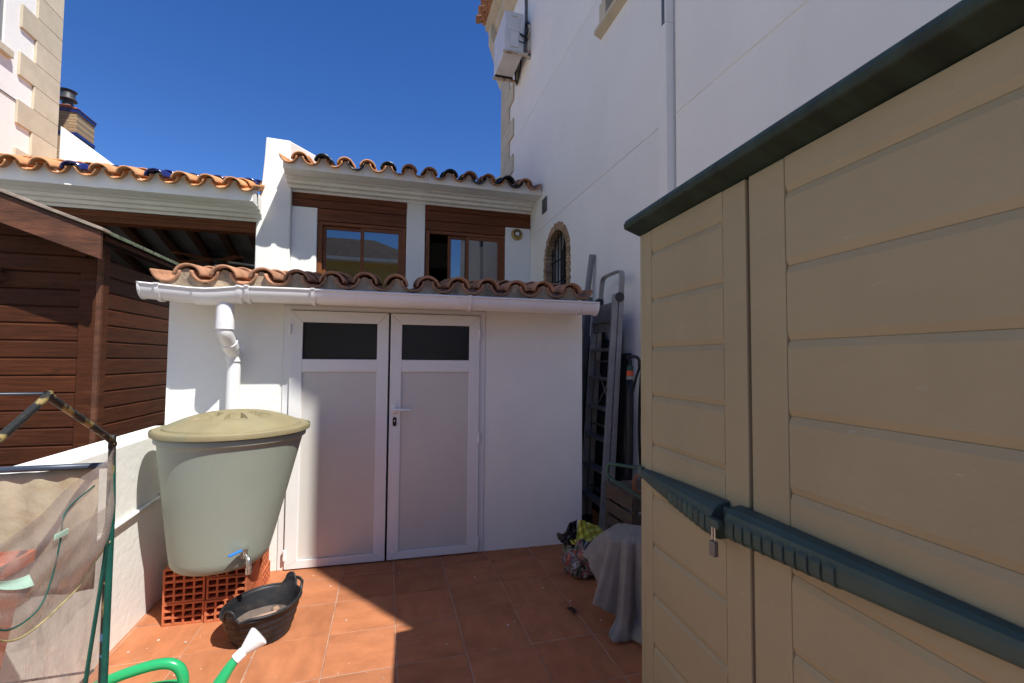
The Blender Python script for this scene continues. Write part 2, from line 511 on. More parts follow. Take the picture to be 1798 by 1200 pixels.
        return o


def world_of(o):
    m = Matrix.LocRotScale(o.location, o.rotation_euler, o.scale)
    if o.parent:
        return world_of(o.parent) @ o.matrix_parent_inverse @ m
    return m


def thing(name, label, cat, loc=(0, 0, 0), rz=0.0, group=None):
    o = bpy.data.objects.new(name, None)
    COL.objects.link(o)
    o.empty_display_size = 0.1
    o.location = loc
    o.rotation_euler = (0, 0, rz)
    tag(o, label, cat, group)
    return o


def tag(o, label, cat, group=None, kind=None):
    if label: o['label'] = label
    if cat: o['category'] = cat
    if group: o['group'] = group
    if kind: o['kind'] = kind
    return o


def struct(o):
    o['kind'] = 'structure'
    return o


def place(mesh, name, mat, parent, loc=(0, 0, 0), rot=(0, 0, 0), scale=(1, 1, 1), bevel=0.0):
    """A copy that shares mesh data; coordinates are local to the parent."""
    o = bpy.data.objects.new(name, mesh)
    COL.objects.link(o)
    if mat is not None:
        if not mesh.materials:
            mesh.materials.append(mat)
        o.material_slots[0].link = 'OBJECT'
        o.material_slots[0].material = mat
    o.parent = parent
    o.location = loc
    o.rotation_euler = rot
    o.scale = scale
    if bevel:
        m = o.modifiers.new('bevel', 'BEVEL'); m.width = bevel; m.segments = 2
    return o


def bez(p0, p1, p2, p3, n=12):
    p0, p1, p2, p3 = map(Vector, (p0, p1, p2, p3))
    out = []
    for i in range(n + 1):
        t = i / n
        out.append(p0 * (1 - t) ** 3 + p1 * 3 * t * (1 - t) ** 2 + p2 * 3 * t * t * (1 - t) + p3 * t ** 3)
    return out


def smooth_path(pts, n=6):
    """Catmull-Rom through the points."""
    P = [Vector(p) for p in pts]
    P = [P[0] * 2 - P[1]] + P + [P[-1] * 2 - P[-2]]
    out = []
    for i in range(1, len(P) - 2):
        a, b, c, d = P[i - 1:i + 3]
        for k in range(n):
            t = k / n
            out.append(0.5 * ((2 * b) + (c - a) * t + (2 * a - 5 * b + 4 * c - d) * t * t + (3 * b - a - 3 * c + d) * t ** 3))
    out.append(P[-2])
    return out


def tile_mesh(name, r0, r1, L, th=0.013, ang=165, n=10):
    """Half-round clay tile, arched side up, tip at y=0 running to y=L."""
    mb = MB()
    V = []
    for y, r in ((0, r0), (L, r1)):
        for rr in (r, r - th):
            for k in range(n + 1):
                a = radians(-ang / 2 + ang * k / n)
                V.append((rr * sin(a), y, rr * cos(a)))
    m = n + 1
    F = []
    for k in range(n):
        F.append((k, k + 1, 2 * m + k + 1, 2 * m + k))
        F.append((m + k + 1, m + k, 3 * m + k, 3 * m + k + 1))
        F.append((k + 1, k, m + k, m + k + 1))
        F.append((2 * m + k, 2 * m + k + 1, 3 * m + k + 1, 3 * m + k))
    F.append((0, 2 * m, 3 * m, m))
    F.append((n, m + n, 3 * m + n, 2 * m + n))
    mb.add(V, F)
    me = mb.mesh(name)
    for p in me.polygons:
        p.use_smooth = len(p.vertices) == 4
    return me


def tile_row(parent, x0, n, pitch, y, z, slope, rows, L, rc, pick, mesh_c, step=0.34, jit=0.006):
    """Covers and channels of a tiled eave, local coords of parent; the tips lie along x at (y, z)."""
    for row in range(rows):
        dy, dz = row * step * cos(slope), row * step * sin(slope) + row * 0.012
        for i in range(n + 1):
            o = place(mesh_c, 'roof_tile', pick(i, row, 0), parent,
                      (x0 + (i - 0.5) * pitch + random.uniform(-jit, jit), y + dy + random.uniform(-0.01, 0.01), z + dz + rc * 0.98),
                      (-slope, pi, random.uniform(-0.02, 0.02)))
        for i in range(n):
            place(mesh_c, 'roof_tile', pick(i, row, 1), parent,
                  (x0 + i * pitch + random.uniform(-jit, jit), y + dy + random.uniform(-0.014, 0.014), z + dz + rc * 0.42 + random.uniform(-0.004, 0.004)),
                  (slope, random.uniform(-0.03, 0.03), random.uniform(-0.03, 0.03)))

# ================================================================== SETTING
struct(MB().box(-90, 90, -90, 90, -0.4, -0.03).build('ground', GROUND))

floor = struct(MB().box(-1.30, 2.06, -1.2, 4.6, -0.028, -0.0022).build('patio_floor', GROUT))
PT = 0.3145
tm = MB().box(-PT / 2 + 0.0028, PT / 2 - 0.0028, -PT / 2 + 0.0028, PT / 2 - 0.0028, -0.0033, 0.0).mesh('floor_tile')
for i in range(-4, 8):
    for j in range(-12, 8):
        x, y = -0.25 + PT * (i + 0.5), 2.442 + PT * (j + 0.5)
        if x - PT / 2 > 1.97 or x + PT / 2 < -1.2 or y > 4.4:
            continue
        if y > 3.45 and x < 1.45:
            continue
        if y < -0.9:
            continue
        o = place(tm, 'floor_tile', FLOORT, floor, (x + random.uniform(-.0012, .0012), y + random.uniform(-.0012, .0012), random.uniform(-0.0008, 0.0012)),
                  (random.uniform(-.0025, .0025), random.uniform(-.0025, .0025), random.choice((0, pi / 2, pi, -pi / 2)) + random.uniform(-.004, .004)))
        m = o.modifiers.new('bevel', 'BEVEL'); m.width = 0.0018; m.segments = 1

# ------------------------------------------------------------------ main house on the right
XH = 2.0
house = thing('house', 'tall white rendered house with long blank side wall behind the plastic shed', 'house', (XH, 3.8, 0))
HY0, HY1, HZ = -0.275, 8.1, 7.75
core = MB().box(XH + 0.012, XH + 6.0, HY0 + 0.01, HY1 - 0.01, -0.1, 4.4)
core = MB()
# openings: arched window (y 4.88-5.61) and upper window (y 3.02-3.86)
core.box(XH + 0.30, XH + 6.0, HY0 + 0.01, HY1 - 0.01, -0.1, HZ)
core.build('wall_core', PLASTER, house)
AY0, AY1, ASPR, ASILL = 4.885, 5.605, 2.615, 1.75
AC_, AR = (AY0 + AY1) / 2, (AY1 - AY0) / 2


def wall_slab(y0, y1, z0, z1, name='wall_panel'):
    MB().box(XH, XH + 0.295, y0, y1, z0, z1).build(name, PLASTER, house, bevel=0.004, seg=1)


G = 0.0035
zj1, zj2, zj3 = 3.165, 5.04, 6.9
# lowest band, split round the arch
PB0, PB1 = 2.943, 2.84     # downpipe casing edges
arch = MB()
arch.box(XH, XH + 0.295, 5.605, HY1, -0.05, zj1 - G)
arch.box(XH, XH + 0.295, PB1, 4.885, -0.05, zj1 - G)
arch.box(XH, XH + 0.295, 4.885, 5.605, -0.05, ASILL)
NA = 18
for k in range(NA):
    a0, a1 = pi * k / NA, pi * (k + 1) / NA
    ya, za = AC_ + AR * cos(a0), ASPR + AR * sin(a0)
    yb, zb = AC_ + AR * cos(a1), ASPR + AR * sin(a1)
    arch.hexa([(XH, yb, zb), (XH + .295, yb, zb), (XH + .295, ya, za), (XH, ya, za),
               (XH, yb, zj1 - G), (XH + .295, yb, zj1 - G), (XH + .295, ya, zj1 - G), (XH, ya, zj1 - G)])
arch.build('wall_panel', PLASTER, house)
wall_slab(HY0, PB1 - 0.012, -0.05, zj1 - G)
# middle band with the upper window's opening
WY0, WY1, WZ0, WZ1 = 3.06, 3.90, 4.66, 5.85
wall_slab(WY1, HY1, zj1 + G, zj2 - G)
mb = MB()
mb.box(XH, XH + .295, PB1, WY0, zj1 + G, zj2 - G)
mb.box(XH, XH + .295, WY0, WY1, zj1 + G, WZ0)
mb.build('wall_panel', PLASTER, house)
wall_slab(HY0, PB1 - 0.012, zj1 + G, zj2 - G)
wall_slab(WY1, HY1, zj2 + G, zj3 - G)
mb = MB()
mb.box(XH, XH + .295, PB1, WY0, zj2 + G, zj3 - G)
mb.box(XH, XH + .295, WY0, WY1, WZ1, zj3 - G)
mb.build('wall_panel', PLASTER, house)
wall_slab(HY0, PB1 - 0.012, zj2 + G, zj3 - G)
wall_slab(HY0, HY1, zj3 + G, HZ)
MB().box(XH + .02, XH + .29, PB1 - 0.012, PB1, -0.05, zj3).build('expansion_joint', DARKP, house)

for z in (3.165, 5.04, 6.9):
    MB().box(XH + .006, XH + .29, HY0 + .01, HY1 - .01, z - .0034, z + .0034).build('wall_joint', PLASTER, house)
# downpipe casing
MB().box(1.932, 1.9995, PB1 + 0.002, PB0, 0.0, 3.86).build('pipe_casing', PLASTER, house, bevel=0.006)
mb = MB().box(1.955, 1.9995, PB1 + 0.02, PB0 - 0.012, 3.86, 6.0)
mb.build('dark_niche_plate', GREYM, house, bevel=0.003)  # grey plate put in for the dark inside of the open niche
MB().box(1.932, 1.9995, PB1 + 0.002, PB1 + 0.018, 3.862, 6.0).build('pipe_casing', PLASTER, house, bevel=0.004)

# quoins on the far corner
random.seed(3)
for k in range(12):
    z0 = 3.30 + k * 0.31
    long_ = k % 2 == 0
    y0 = 7.28 if long_ else 7.55
    if z0 > 6.8: continue
    MB().box(XH - 0.026, XH - 0.001, y0, HY1 + 0.026, z0 + .002, z0 + .308).build('quoin', STONE, house, bevel=0.006)
# upper window of the house: stone sill and jamb, dark glazing
w = MB().box(XH + .14, XH + .17, WY0, WY1, WZ0, WZ1).build('window', GLASS, house)
MB().prism([(XH - .075, WZ0 - .06), (XH + .02, WZ0 - .11), (XH + .1, WZ0 - .11), (XH + .1, WZ0 + .012), (XH - .075, WZ0 - .018)], 'y', WY0 - .12, WY1 + .14).build('sill', STONE, w, bevel=0.006)
for k in range(5):
    dy = .13 if k % 2 == 0 else .075
    MB().box(XH - .022, XH + .12, WY1 - .002, WY1 + dy, WZ0 + .014 + k * .235, WZ0 + .246 + k * .235).build('jamb_stone', STONE, w, bevel=0.006)
mb = MB()
for y0, y1 in ((WY0, WY0 + .05), (WY1 - .05, WY1), (3.455, 3.505)):
    mb.box(XH + .11, XH + .14, y0, y1, WZ0, WZ1)
mb.build('sash', WINWOOD, w)
MB().box(XH + .25, XH + .29, WY0, WY1, WZ0, WZ1).build('unlit_backing', DARKP, w)  # dark board in place of the unlit room behind the pane

# arched window: brick surround, bars, dark glass
w = MB().box(XH + .19, XH + .21, AY0, AY1, ASILL, ASPR + AR).build('arched_window', DOORGLASS, house)
MB().box(XH + .26, XH + .29, AY0, AY1, ASILL, ASPR + AR + .1).build('dark_backing', BLACKP, w)  # black board added so that the arched opening reads dark
ring = []
NB = 24
for k in range(NB):
    a0, a1 = pi * (k + .06) / NB, pi * (k + .94) / NB
    out = .080 + .006 * ((k % 2) * 2 - 1) + random.uniform(-.006, .006)
    p = []
    for x in (XH - .016 - random.uniform(0, .006), XH + .10):
        for a, r in ((a0, AR - .008), (a1, AR - .008), (a1, AR + out), (a0, AR + out)):
            p.append((x, AC_ + r * cos(a), ASPR + r * sin(a)))
    MB().hexa(p).build('brick', SURR, w, bevel=0.004, seg=1)
for side in (-1, 1):
    for k in range(21):
        z1 = ASPR - k * .041 - .002
        out = .080 + .009 * ((k % 2) * 2 - 1) + random.uniform(-.006, .006)
        ya, yb = AC_ + side * (AR - .008), AC_ + side * (AR + out)
        MB().box(XH - .016 - random.uniform(0, .006), XH + .10, min(ya, yb), max(ya, yb), z1 - .037, z1).build('brick', SURR, w, bevel=0.004, seg=1)
for k in range(7):
    y = AY0 + (k + .5) * (AY1 - AY0) / 7
    h = ASPR + sqrt(max(0, AR ** 2 - (y - AC_) ** 2))
    MB().tube([(XH + .06, y, ASILL), (XH + .06, y, h)], .009, 6).build('iron_bar', IRON, w)
for z in (1.95, 2.35, 2.62):
    MB().box(XH + .05, XH + .07, AY0, AY1, z - .004, z + .004).build('iron_bar', IRON, w)

# roof edge at the far end of the house
MB().prism([(XH - .002, 7.40), (XH - .16, 7.52), (XH - .18, 7.62), (XH - .30, 7.70), (XH - .30, 7.79), (XH - .002, 7.79)], 'y', HY0, HY1 + .25).build('eave_moulding', STONE, house)
MB().prism([(XH - .36, 7.80), (XH + 3.0, 8.9), (XH + 6.0, 7.86), (XH + 6.0, 7.79), (XH - .36, 7.79)], 'y', HY0, HY1 + .25).build('roof', TERRA, house)
MB().prism([(XH - .002, 6.55), (XH - .10, 6.80), (XH - .14, 7.10), (XH - .24, 7.40), (XH - .24, 7.69), (XH - .002, 7.69)], 'y', HY1 - .02, HY1 + .22).build('corner_corbel', STONE, house)
ht = tile_mesh('roof_tile', .10, .085, .42)
for k in range(5):
    y = HY1 + .22 - k * .24
    o = place(ht, 'roof_tile', TERRA, None, (XH - .46, y, 7.83), (radians(18), 0, radians(-90)))
    o.parent = house; o.matrix_parent_inverse = world_of(house).inverted()
    o = place(ht, 'roof_tile', TERRA, None, (XH - .44, y - .12, 7.88), (radians(-18), pi, radians(-90)))
    o.parent = house; o.matrix_parent_inverse = world_of(house).inverted()

# ------------------------------------------------------------------ air conditioner
ac = thing('air_conditioner', 'white outdoor air conditioner on rusty brackets high on the house wall', 'air conditioner', (1.78, 6.75, 5.97))
MB().box(1.60, 1.90, 6.40, 7.12, 5.985, 6.60).build('casing', PVCW, ac, bevel=0.018)
MB().box(1.655, 1.83, 6.388, 6.401, 6.30, 6.56).build('side_cover', PVCW, ac, bevel=0.006)
MB().box(1.68, 1.81, 6.384, 6.401, 6.05, 6.295).build('valve_cover', PVCW, ac, bevel=0.006)
MB().box(1.70, 1.79, 6.381, 6.389, 6.505, 6.525).build('hand_grip', STONE, ac, bevel=0.003)
for y in (6.385, 7.06):
    b = MB()
    b.box(1.575, 1.998, y - .02, y + .02, 5.935, 5.972)
    b.box(1.955, 1.998, y - .02, y + .02, 5.90, 6.42)
    b.build('bracket', RUSTW, ac, bevel=0.003)
for k, y in enumerate((6.42, 7.04)):
    MB().box(1.60, 1.90, y - .03, y + .03, 5.973, 5.984).build('rubber_foot', BLACKP, ac)
MB().tube(smooth_path([(1.84, 6.41, 6.28), (1.90, 6.36, 6.22), (1.95, 6.37, 6.32), (1.965, 6.42, 6.50), (1.97, 6.5, 6.48)]), .016, 8).build('pipe', BLACKP, ac, smooth=True)
MB().tube(smooth_path([(1.82, 6.40, 6.16), (1.90, 6.36, 6.12), (1.955, 6.37, 6.2), (1.985, 6.37, 6.25)]), .008, 6).build('cable', BLACKP, ac, smooth=True)
MB().tube(smooth_path([(1.93, 7.0, 6.2), (1.93, 6.98, 5.98), (1.95, 6.96, 5.86), (1.975, 6.9, 5.98), (1.985, 6.85, 6.2)]), .012, 6).build('cable', BLACKP, ac, smooth=True)
MB().tube([(1.975, 6.55, 6.3), (1.975, 6.55, 7.3)], .022, 8).build('conduit', GREYM, ac, smooth=True)

# ------------------------------------------------------------------ sunroom (upper extension between the houses)
UY = 6.33
sun_room = thing('sunroom', 'white sunroom with two brown windows behind the tiled outbuilding', 'building', (0.35, UY, 0))
mb = MB()
mb.box(-1.22, -0.915, UY, UY + .25, 0, 3.325)
mb.box(0.222, 0.47, UY, UY + .25, 0, 3.505)
mb.box(1.62, 1.998, UY, UY + .25, 0, 3.29)
mb.box(-0.915, 0.222, UY + .002, UY + .25, 0, 1.9)
mb.box(0.47, 1.62, UY + .002, UY + .25, 0, 1.9)
mb.build('wall', PLASTER, sun_room, bevel=0.006, seg=1)


def cornice(x0, x1, zb, par, y=UY):
    poly = [(y + .25, zb)]
    yy, zz = y - .002, zb
    poly.append((yy, zz))
    for k in range(4):
        poly.append((yy - .010, zz + .028)); poly.append((yy - .075, zz + .030))
        yy, zz = yy - .075, zz + .036
    poly += [(yy - .008, zz + .030), (yy - .012, zz + .065), (yy - .05, zz + .115), (y + .25, zz + .20)]
    return MB().prism(poly, 'x', x0, x1).build('cornice', CORNICE, par)


cornice(-1.262, 1.998, 3.507, sun_room)
# lintels, shutter boxes
for x0, x1, bx0, bx1 in ((-1.213, 0.22, -0.915, 0.22), (0.472, 1.997, 0.472, 1.62)):
    MB().box(x0, x1, UY - .012, UY + .10, 3.43, 3.505).build('lintel', BEAM, sun_room, bevel=0.004)
    MB().box(x0, x1, UY - .004, UY + .10, 3.33 if x0 < 0 else 3.292, 3.428).build('lintel', BEAM, sun_room, bevel=0.004)
    MB().box(bx0, bx1, UY + .010, UY + .12, 3.165, 3.327 if x0 < 0 else 3.29).build('shutter_box', BEAM, sun_room, bevel=0.004)


def window(x0, x1, z0, z1, kind):
    f = MB()
    t = .055
    f.box(x0, x0 + t, UY + .02, UY + .10, z0, z1)
    f.box(x1 - t, x1, UY + .02, UY + .10, z0, z1)
    f.box(x0 + t, x1 - t, UY + .02, UY + .10, z1 - .045, z1)
    f.box(x0 + t, x1 - t, UY + .02, UY + .10, z0, z0 + .05)
    w = f.build('window', WINWOOD, sun_room, bevel=0.004)

    def sash(a, b, yo):
        s = MB()
        q = .045
        zt = z1 - .047
        s.box(a, a + q, UY + yo, UY + yo + .03, z0 + .052, zt)
        s.box(b - q, b, UY + yo, UY + yo + .03, z0 + .052, zt)
        s.box(a + q, b - q, UY + yo, UY + yo + .03, zt - q, zt)
        s.box(a + q, b - q, UY + yo, UY + yo + .03, z0 + .052, z0 + .052 + q)
        s.build('sash', WINWOOD, w, bevel=0.003)
        MB().box(a + q, b - q, UY + yo + .012, UY + yo + .018, z0 + .052 + q, zt - q).build('pane', GLASS, w)
    a, b = x0 + t, x1 - t
    mid = (a + b) / 2
    if kind == 'shut':
        sash(a, mid + .03, .062)
        sash(mid - .03, b, .03)
    else:
        sash(a + .26, b - .245, .062)
        sash(mid + .0, b, .03)
    return w


window(-0.905, 0.215, 1.905, 3.16, 'shut')
window(0.482, 1.612, 1.905, 3.16, 'open')
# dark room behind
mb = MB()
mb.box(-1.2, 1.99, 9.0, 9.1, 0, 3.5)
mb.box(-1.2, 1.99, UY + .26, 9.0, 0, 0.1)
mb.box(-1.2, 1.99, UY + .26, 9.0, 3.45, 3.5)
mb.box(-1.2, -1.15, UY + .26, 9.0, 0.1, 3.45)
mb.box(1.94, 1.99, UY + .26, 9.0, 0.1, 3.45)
mb.build('room_lining', SHADEW, sun_room)
uy = UY - .59
MB().prism([(uy + .30, 3.745), (9.1, 4.55), (9.1, 3.55), (uy + .30, 3.64)], 'x', -1.21, 1.998).build('roof', TERRA, sun_room)
tmU = tile_mesh('roof_tile', .100, .084, .42, .016, 168, 12)


def pick_u(i, row, cover):
    if cover and i in (1, 4, 7, 10):
        return BLACK
    if not cover and i in (3, 9, 11):
        return BLACK
    return TERRA if i > 4 else TERRA2  # house shadow put into the clay: duller on the right, brighter on the left


def scallop(x0, x1, xc, pitch, zl, zm, amp, y0, y1, par, mat):
    poly = []
    n = int((x1 - x0) / pitch * 10)
    for k in range(n + 1):
        x = x0 + (x1 - x0) * k / n
        poly.append((x, zm + amp * cos(2 * pi * (x - xc) / pitch) + .004 * sin(27 * x)))
    poly += [(x1, zl), (x0, zl)]
    return MB().prism(poly, 'y', y0, y1).build('eave_mortar', mat, par)


def local_tiles(par, *a, **k):
    """tile_row works in the parent's local axes; shift a world placement into them."""
    l = par.location
    x0, n, pitch, y, z, slope, rows, L, rc, pick, me = a
    tile_row(par, x0 - l.x, n, pitch, y - l.y, z - l.z, slope, rows, L, rc, pick, me, **k)


local_tiles(sun_room, -1.04, 12, .2535, uy, 3.655, radians(15), 2, .42, .098, pick_u, tmU)

scallop(-1.235, 1.996, -1.04, .2535, 3.62, 3.732, .052, uy + .095, uy + .31, sun_room, CORNICE)

# party wall that rises between the two roofs
pw = thing('party_wall', 'white plastered party wall with raised top between the two tiled roofs', 'wall', (-1.36, 6.1, 0))
mb = MB()
ys, ye = 6.265, 9.0
sec = [(-1.615, 0), (-1.222, 0), (-1.222, 3.5), (-1.245, 4.14), (-1.53, 4.15), (-1.54, 3.9), (-1.56, 3.6), (-1.595, 3.3), (-1.615, 3.0)]
sec2 = [(x, z if z < 4.0 else z + 0.95) for x, z in sec]
n = len(sec)
V = [(x, ys, z) for x, z in sec] + [(x, ye, z) for x, z in sec2]
F = [tuple(range(n)), tuple(range(2 * n - 1, n - 1, -1))] + [(i, (i + 1) % n, n + (i + 1) % n, n + i) for i in range(n)]
mb.add(V, F)
mb.build('wall', PLASTER, pw, bevel=0.015, seg=2)

# ------------------------------------------------------------------ neighbour's porch on the left
porch = thing('neighbour_porch', 'neighbouring porch with stepped white eave and blue and clay roof tiles', 'building', (-3.1, UY, 0))
cornice(-4.68, -1.545, 3.075, porch)
MB().box(-4.68, -1.617, UY + .0, UY + .16, 2.93, 3.066).build('lintel', BEAM, porch, bevel=0.006)
MB().box(-4.68, -1.617, UY - .012, UY + .15, 2.995, 3.005).build('lintel_moulding', WINWOOD, porch)
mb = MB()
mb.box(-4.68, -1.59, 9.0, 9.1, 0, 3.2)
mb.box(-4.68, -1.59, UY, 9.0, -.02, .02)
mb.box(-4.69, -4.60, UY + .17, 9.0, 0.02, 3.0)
mb.build('wall', SHADEW, porch)
MB().hexa([(-4.6, UY + .17, 3.02), (-1.59, UY + .17, 3.02), (-1.59, 9.0, 2.55), (-4.6, 9.0, 2.55), (-4.6, UY + .17, 3.08), (-1.59, UY + .17, 3.08), (-1.59, 9.0, 2.62), (-4.6, 9.0, 2.62)]).build('ceiling', SHADEW, porch)
RAFT = M('dark_rafter_wood', (0.045, 0.017, 0.008), .6, .3, 3.0, spec=.2)
for k in range(9):
    x = -1.72 - k * .35
    MB().beam((x, UY + .18, 2.975), (x - .22, 8.98, 2.515), .085, .09).build('rafter', RAFT, porch)
MB().prism([(uy + .30, 3.33), (9.1, 4.28), (9.1, 3.1), (uy + .30, 3.22)], 'x', -4.68, -1.56).build('roof', TERRA2, porch)
tmP = tile_mesh('roof_tile', .100, .084, .42, .016, 168, 12)


def pick_p(i, row, cover):
    if row == 0:
        return BLUE if (cover and i in (2, 5, 8)) else TERRA2
    return BLUE if cover and i >= 6 and (i + row) % 4 else TERRA2


local_tiles(porch, -4.50, 12, .2515, uy, 3.268, radians(17.6), 4, .42, .098, pick_p, tmP)

scallop(-4.66, -1.545, -4.50, .2515, 3.18, 3.352, .052, uy + .095, uy + .31, porch, CORNICE)

fan = thing('ceiling_fan', 'ceiling fan with a white lamp shade under the dark porch roof', 'ceiling fan', (-2.30, 7.2, 2.74))
MB().tube([(-2.30, 7.2, 2.875), (-2.30, 7.2, 2.74)], .015, 8).build('rod', BLACKP, fan)
MB().lathe([(.0, .12), (.07, .12), (.10, .08), (.10, .04), (.05, .0), (.0, .0)], 16, (-2.30, 7.2, 2.66)).build('motor', BLACKP, fan, smooth=True)
MB().lathe([(.04, .0), (.075, -.02), (.09, -.11), (.0, -.125)], 16, (-2.30, 7.2, 2.66)).build('lamp_shade', WHITEP, fan, smooth=True)
for k in range(5):
    a = radians(20 + 72 * k)
    MB().beam((-2.30 + .1 * cos(a), 7.2 + .1 * sin(a), 2.715), (-2.30 + .62 * cos(a), 7.2 + .62 * sin(a), 2.70), .12, .008).build('blade', PVCW if k == 0 else BEAM, fan)

# ------------------------------------------------------------------ neighbour's house, far left
XN = -4.7
nh = thing('neighbour_house', 'white neighbouring house with beige corner quoins at the far left', 'house', (XN, 3.8, 0))
NY1, NZ = 7.96, 7.8
mb = MB()
mb.box(XN - 6, XN - .28, -.28, NY1, -.1, NZ)
mb.box(XN - .28, XN, -.28, 5.8, -.1, NZ)
mb.box(XN - .28, XN, 7.02, NY1, -.1, NZ)
mb.box(XN - .28, XN, 5.8, 7.02, -.1, 5.22)
mb.box(XN - .28, XN, 5.8, 7.02, 6.5, NZ)
mb.build('wall', PLASTER, nh)
for k in range(13):
    z0 = 3.10 + k * .318
    y0 = 7.245 if k % 2 == 0 else 7.51
    MB().box(XN + .001, XN + .03, y0, NY1 + .03, z0 + .002, z0 + .316).build('quoin', STONE, nh, bevel=0.006)
MB().box(XN + .001, XN + .012, 3.0, 7.24, 4.66, 4.668).build('wall_joint', GREYM, nh)
w = MB().box(XN - .16, XN - .13, 5.8, 7.02, 5.22, 6.5).build('window', GLASS, nh)
MB().box(XN - .1, XN + .06, 5.72, 7.10, 5.12, 5.225).build('sill', STONE, w, bevel=0.01)
mb = MB()
mb.box(XN - .13, XN - .02, 6.93, 7.02, 5.225, 6.5)
mb.box(XN - .13, XN - .04, 5.8, 6.93, 5.225, 5.30)
mb.build('shutter_rail', GREYPIPE, w, bevel=0.004)
MB().box(XN - 6.2, XN + .35, -.4, NY1 + .2, NZ, NZ + .12).build('roof', TERRA, nh)

# sloping parapets behind the low roofs
pa = MB().prism([(-4.74, 4.78), (-3.10, 3.56), (-3.10, 3.0), (-4.74, 3.0)], 'y', 8.15, 8.38).build('sloping_parapet', PLASTER, bevel=0.01)
tag(pa, 'sloping white parapet wall running down beside the brick chimney', 'wall')
pa = MB().prism([(2.03, 4.86), (0.4, 3.64), (0.4, 3.0), (2.03, 3.0)], 'y', 8.15, 8.38).build('sloping_parapet', PLASTER, bevel=0.01)
tag(pa, 'sliver of sloping white parapet behind the sunroom roof at the house corner', 'wall')

ch = thing('chimney', 'brick chimney with blue tile bands and a metal cowl', 'chimney', (-5.27, 9.5, 3.5))
cx0, cx1, cy0, cy1 = -5.72, -5.16, 9.25, 9.74
MB().box(cx0, cx1, cy0, cy1, 3.2, 5.56).build('shaft', CHIMB, ch, bevel=0.008)
for z in (5.10, 5.50):
    for face in range(2):
        for k in range(5):
            if face == 0:
                a, b = cx0 - .006 + k * .1145, cx0 - .006 + (k + 1) * .1145 - .004
                MB().box(a, b, cy0 - .016, cy0 - .001, z, z + .055).build('band_tile', BLUE, ch)
            elif k < 4:
                a, b = cy0 - .014 + k * .128, cy0 - .014 + (k + 1) * .128 - .004
                MB().box(cx1 + .001, cx1 + .016, a, b, z, z + .055).build('band_tile', BLUE, ch)
q = [(cx0 - .03, cy0 - .03), (cx1 + .03, cy0 - .03), (cx1 + .03, cy1 + .03), (cx0 - .03, cy1 + .03)]
qi = [(-5.53, 9.42), (-5.35, 9.42), (-5.35, 9.58), (-5.53, 9.58)]
MB().hexa([(x, y, 5.561) for x, y in q] + [(x, y, 5.70) for x, y in qi]).build('cap', BRICK, ch)
MB().lathe([(.075, .0), (.075, .10), (.13, .11), (.10, .16), (.095, .24), (.115, .26), (.125, .27), (.06, .285), (.0, .29)], 20, (-5.44, 9.5, 5.70), cap0=True).build('cowl', DARKP, ch, smooth=True, edge=40)

# house across the street, behind the camera: it shows in the sunroom's window panes
ROOFD = M('dark_old_roof', (0.075, 0.058, 0.05), .9, .5, 3.0, bump=.6, bscale=6)
op = thing('opposite_house', 'yellow house with tiled roof reflected in the sunroom window panes', 'house', (-5, -16, 0))
MB().box(-14, 1.6, -22, -15, -.1, 7.0).build('wall', YWALL, op)
MB().prism([(-14.6, 7.0), (2.2, 7.0), (2.2, 7.2), (-14.6, 7.2)], 'y', -22.5, -14.4).build('eave', CORNICE, op)
MB().hexa([(-14.6, -14.4, 7.21), (2.2, -14.4, 7.21), (2.2, -22.5, 7.21), (-14.6, -22.5, 7.21), (-14.6, -18.3, 9.2), (-1.0, -18.3, 9.2), (-1.0, -18.6, 9.2), (-14.6, -18.6, 9.2)]).build('roof', ROOFD, op)
for k in range(3):
    MB().box(-12 + 4.4 * k, -10.8 + 4.4 * k, -15.03, -14.97, 3.8, 5.2).build('window', GLASS, op)

# ------------------------------------------------------------------ low wall between the plots
lw = thing('low_wall', 'low white wall along the left edge of the patio', 'wall', (-1.28, 1.6, 0))
MB().box(-1.365, -1.205, -1.2, 3.268, -.03, 0.938).build('wall', PLASTER2, lw, bevel=0.012)
p = [(-1.193, 1.2, .535), (-1.193, 2.0, .552), (-1.194, 2.6, .572), (-1.194, 3.25, .596)]
MB().tube(p, .011, 8).build('conduit', WHITEP, lw, smooth=True)
for y in (1.7, 2.36, 2.98):
    z = .535 + (y - 1.2) * .0298
    MB().box(-1.204, -1.181, y - .007, y + .007, z - .013, z + .013).build('clip', WHITEP, lw)

# ================================================================== OUTBUILDING
ob = thing('outbuilding', 'small white outbuilding with clay tile roof and white double door', 'building', (0, 3.237, 0), radians(-1.413))
mb = MB()
mb.box(-1.308, -.657, 0, .15, -.02, 1.80)
mb.box(.682, 1.43, 0, .15, -.02, 1.80)
mb.box(-.657, .682, 0, .15, 1.705, 1.80)
mb.box(-1.308, -1.16, .15, 1.3, -.02, 1.80)
mb.box(1.28, 1.43, .15, 1.3, -.02, 1.80)
mb.box(-1.16, 1.28, 1.15, 1.3, -.02, 1.80)
mb.build('wall', PLASTER2, ob, local=True)
MB().box(-1.16, 1.28, .15, 1.15, -.02, .0).build('inside_floor', GROUND, ob, local=True)
# roof slab
MB().prism([(-.13, 1.812), (1.45, 1.98), (1.45, 1.90), (.0, 1.802), (-.13, 1.802)], 'x', -1.30, 1.42).build('roof_slab', MORTAR, ob, local=True)
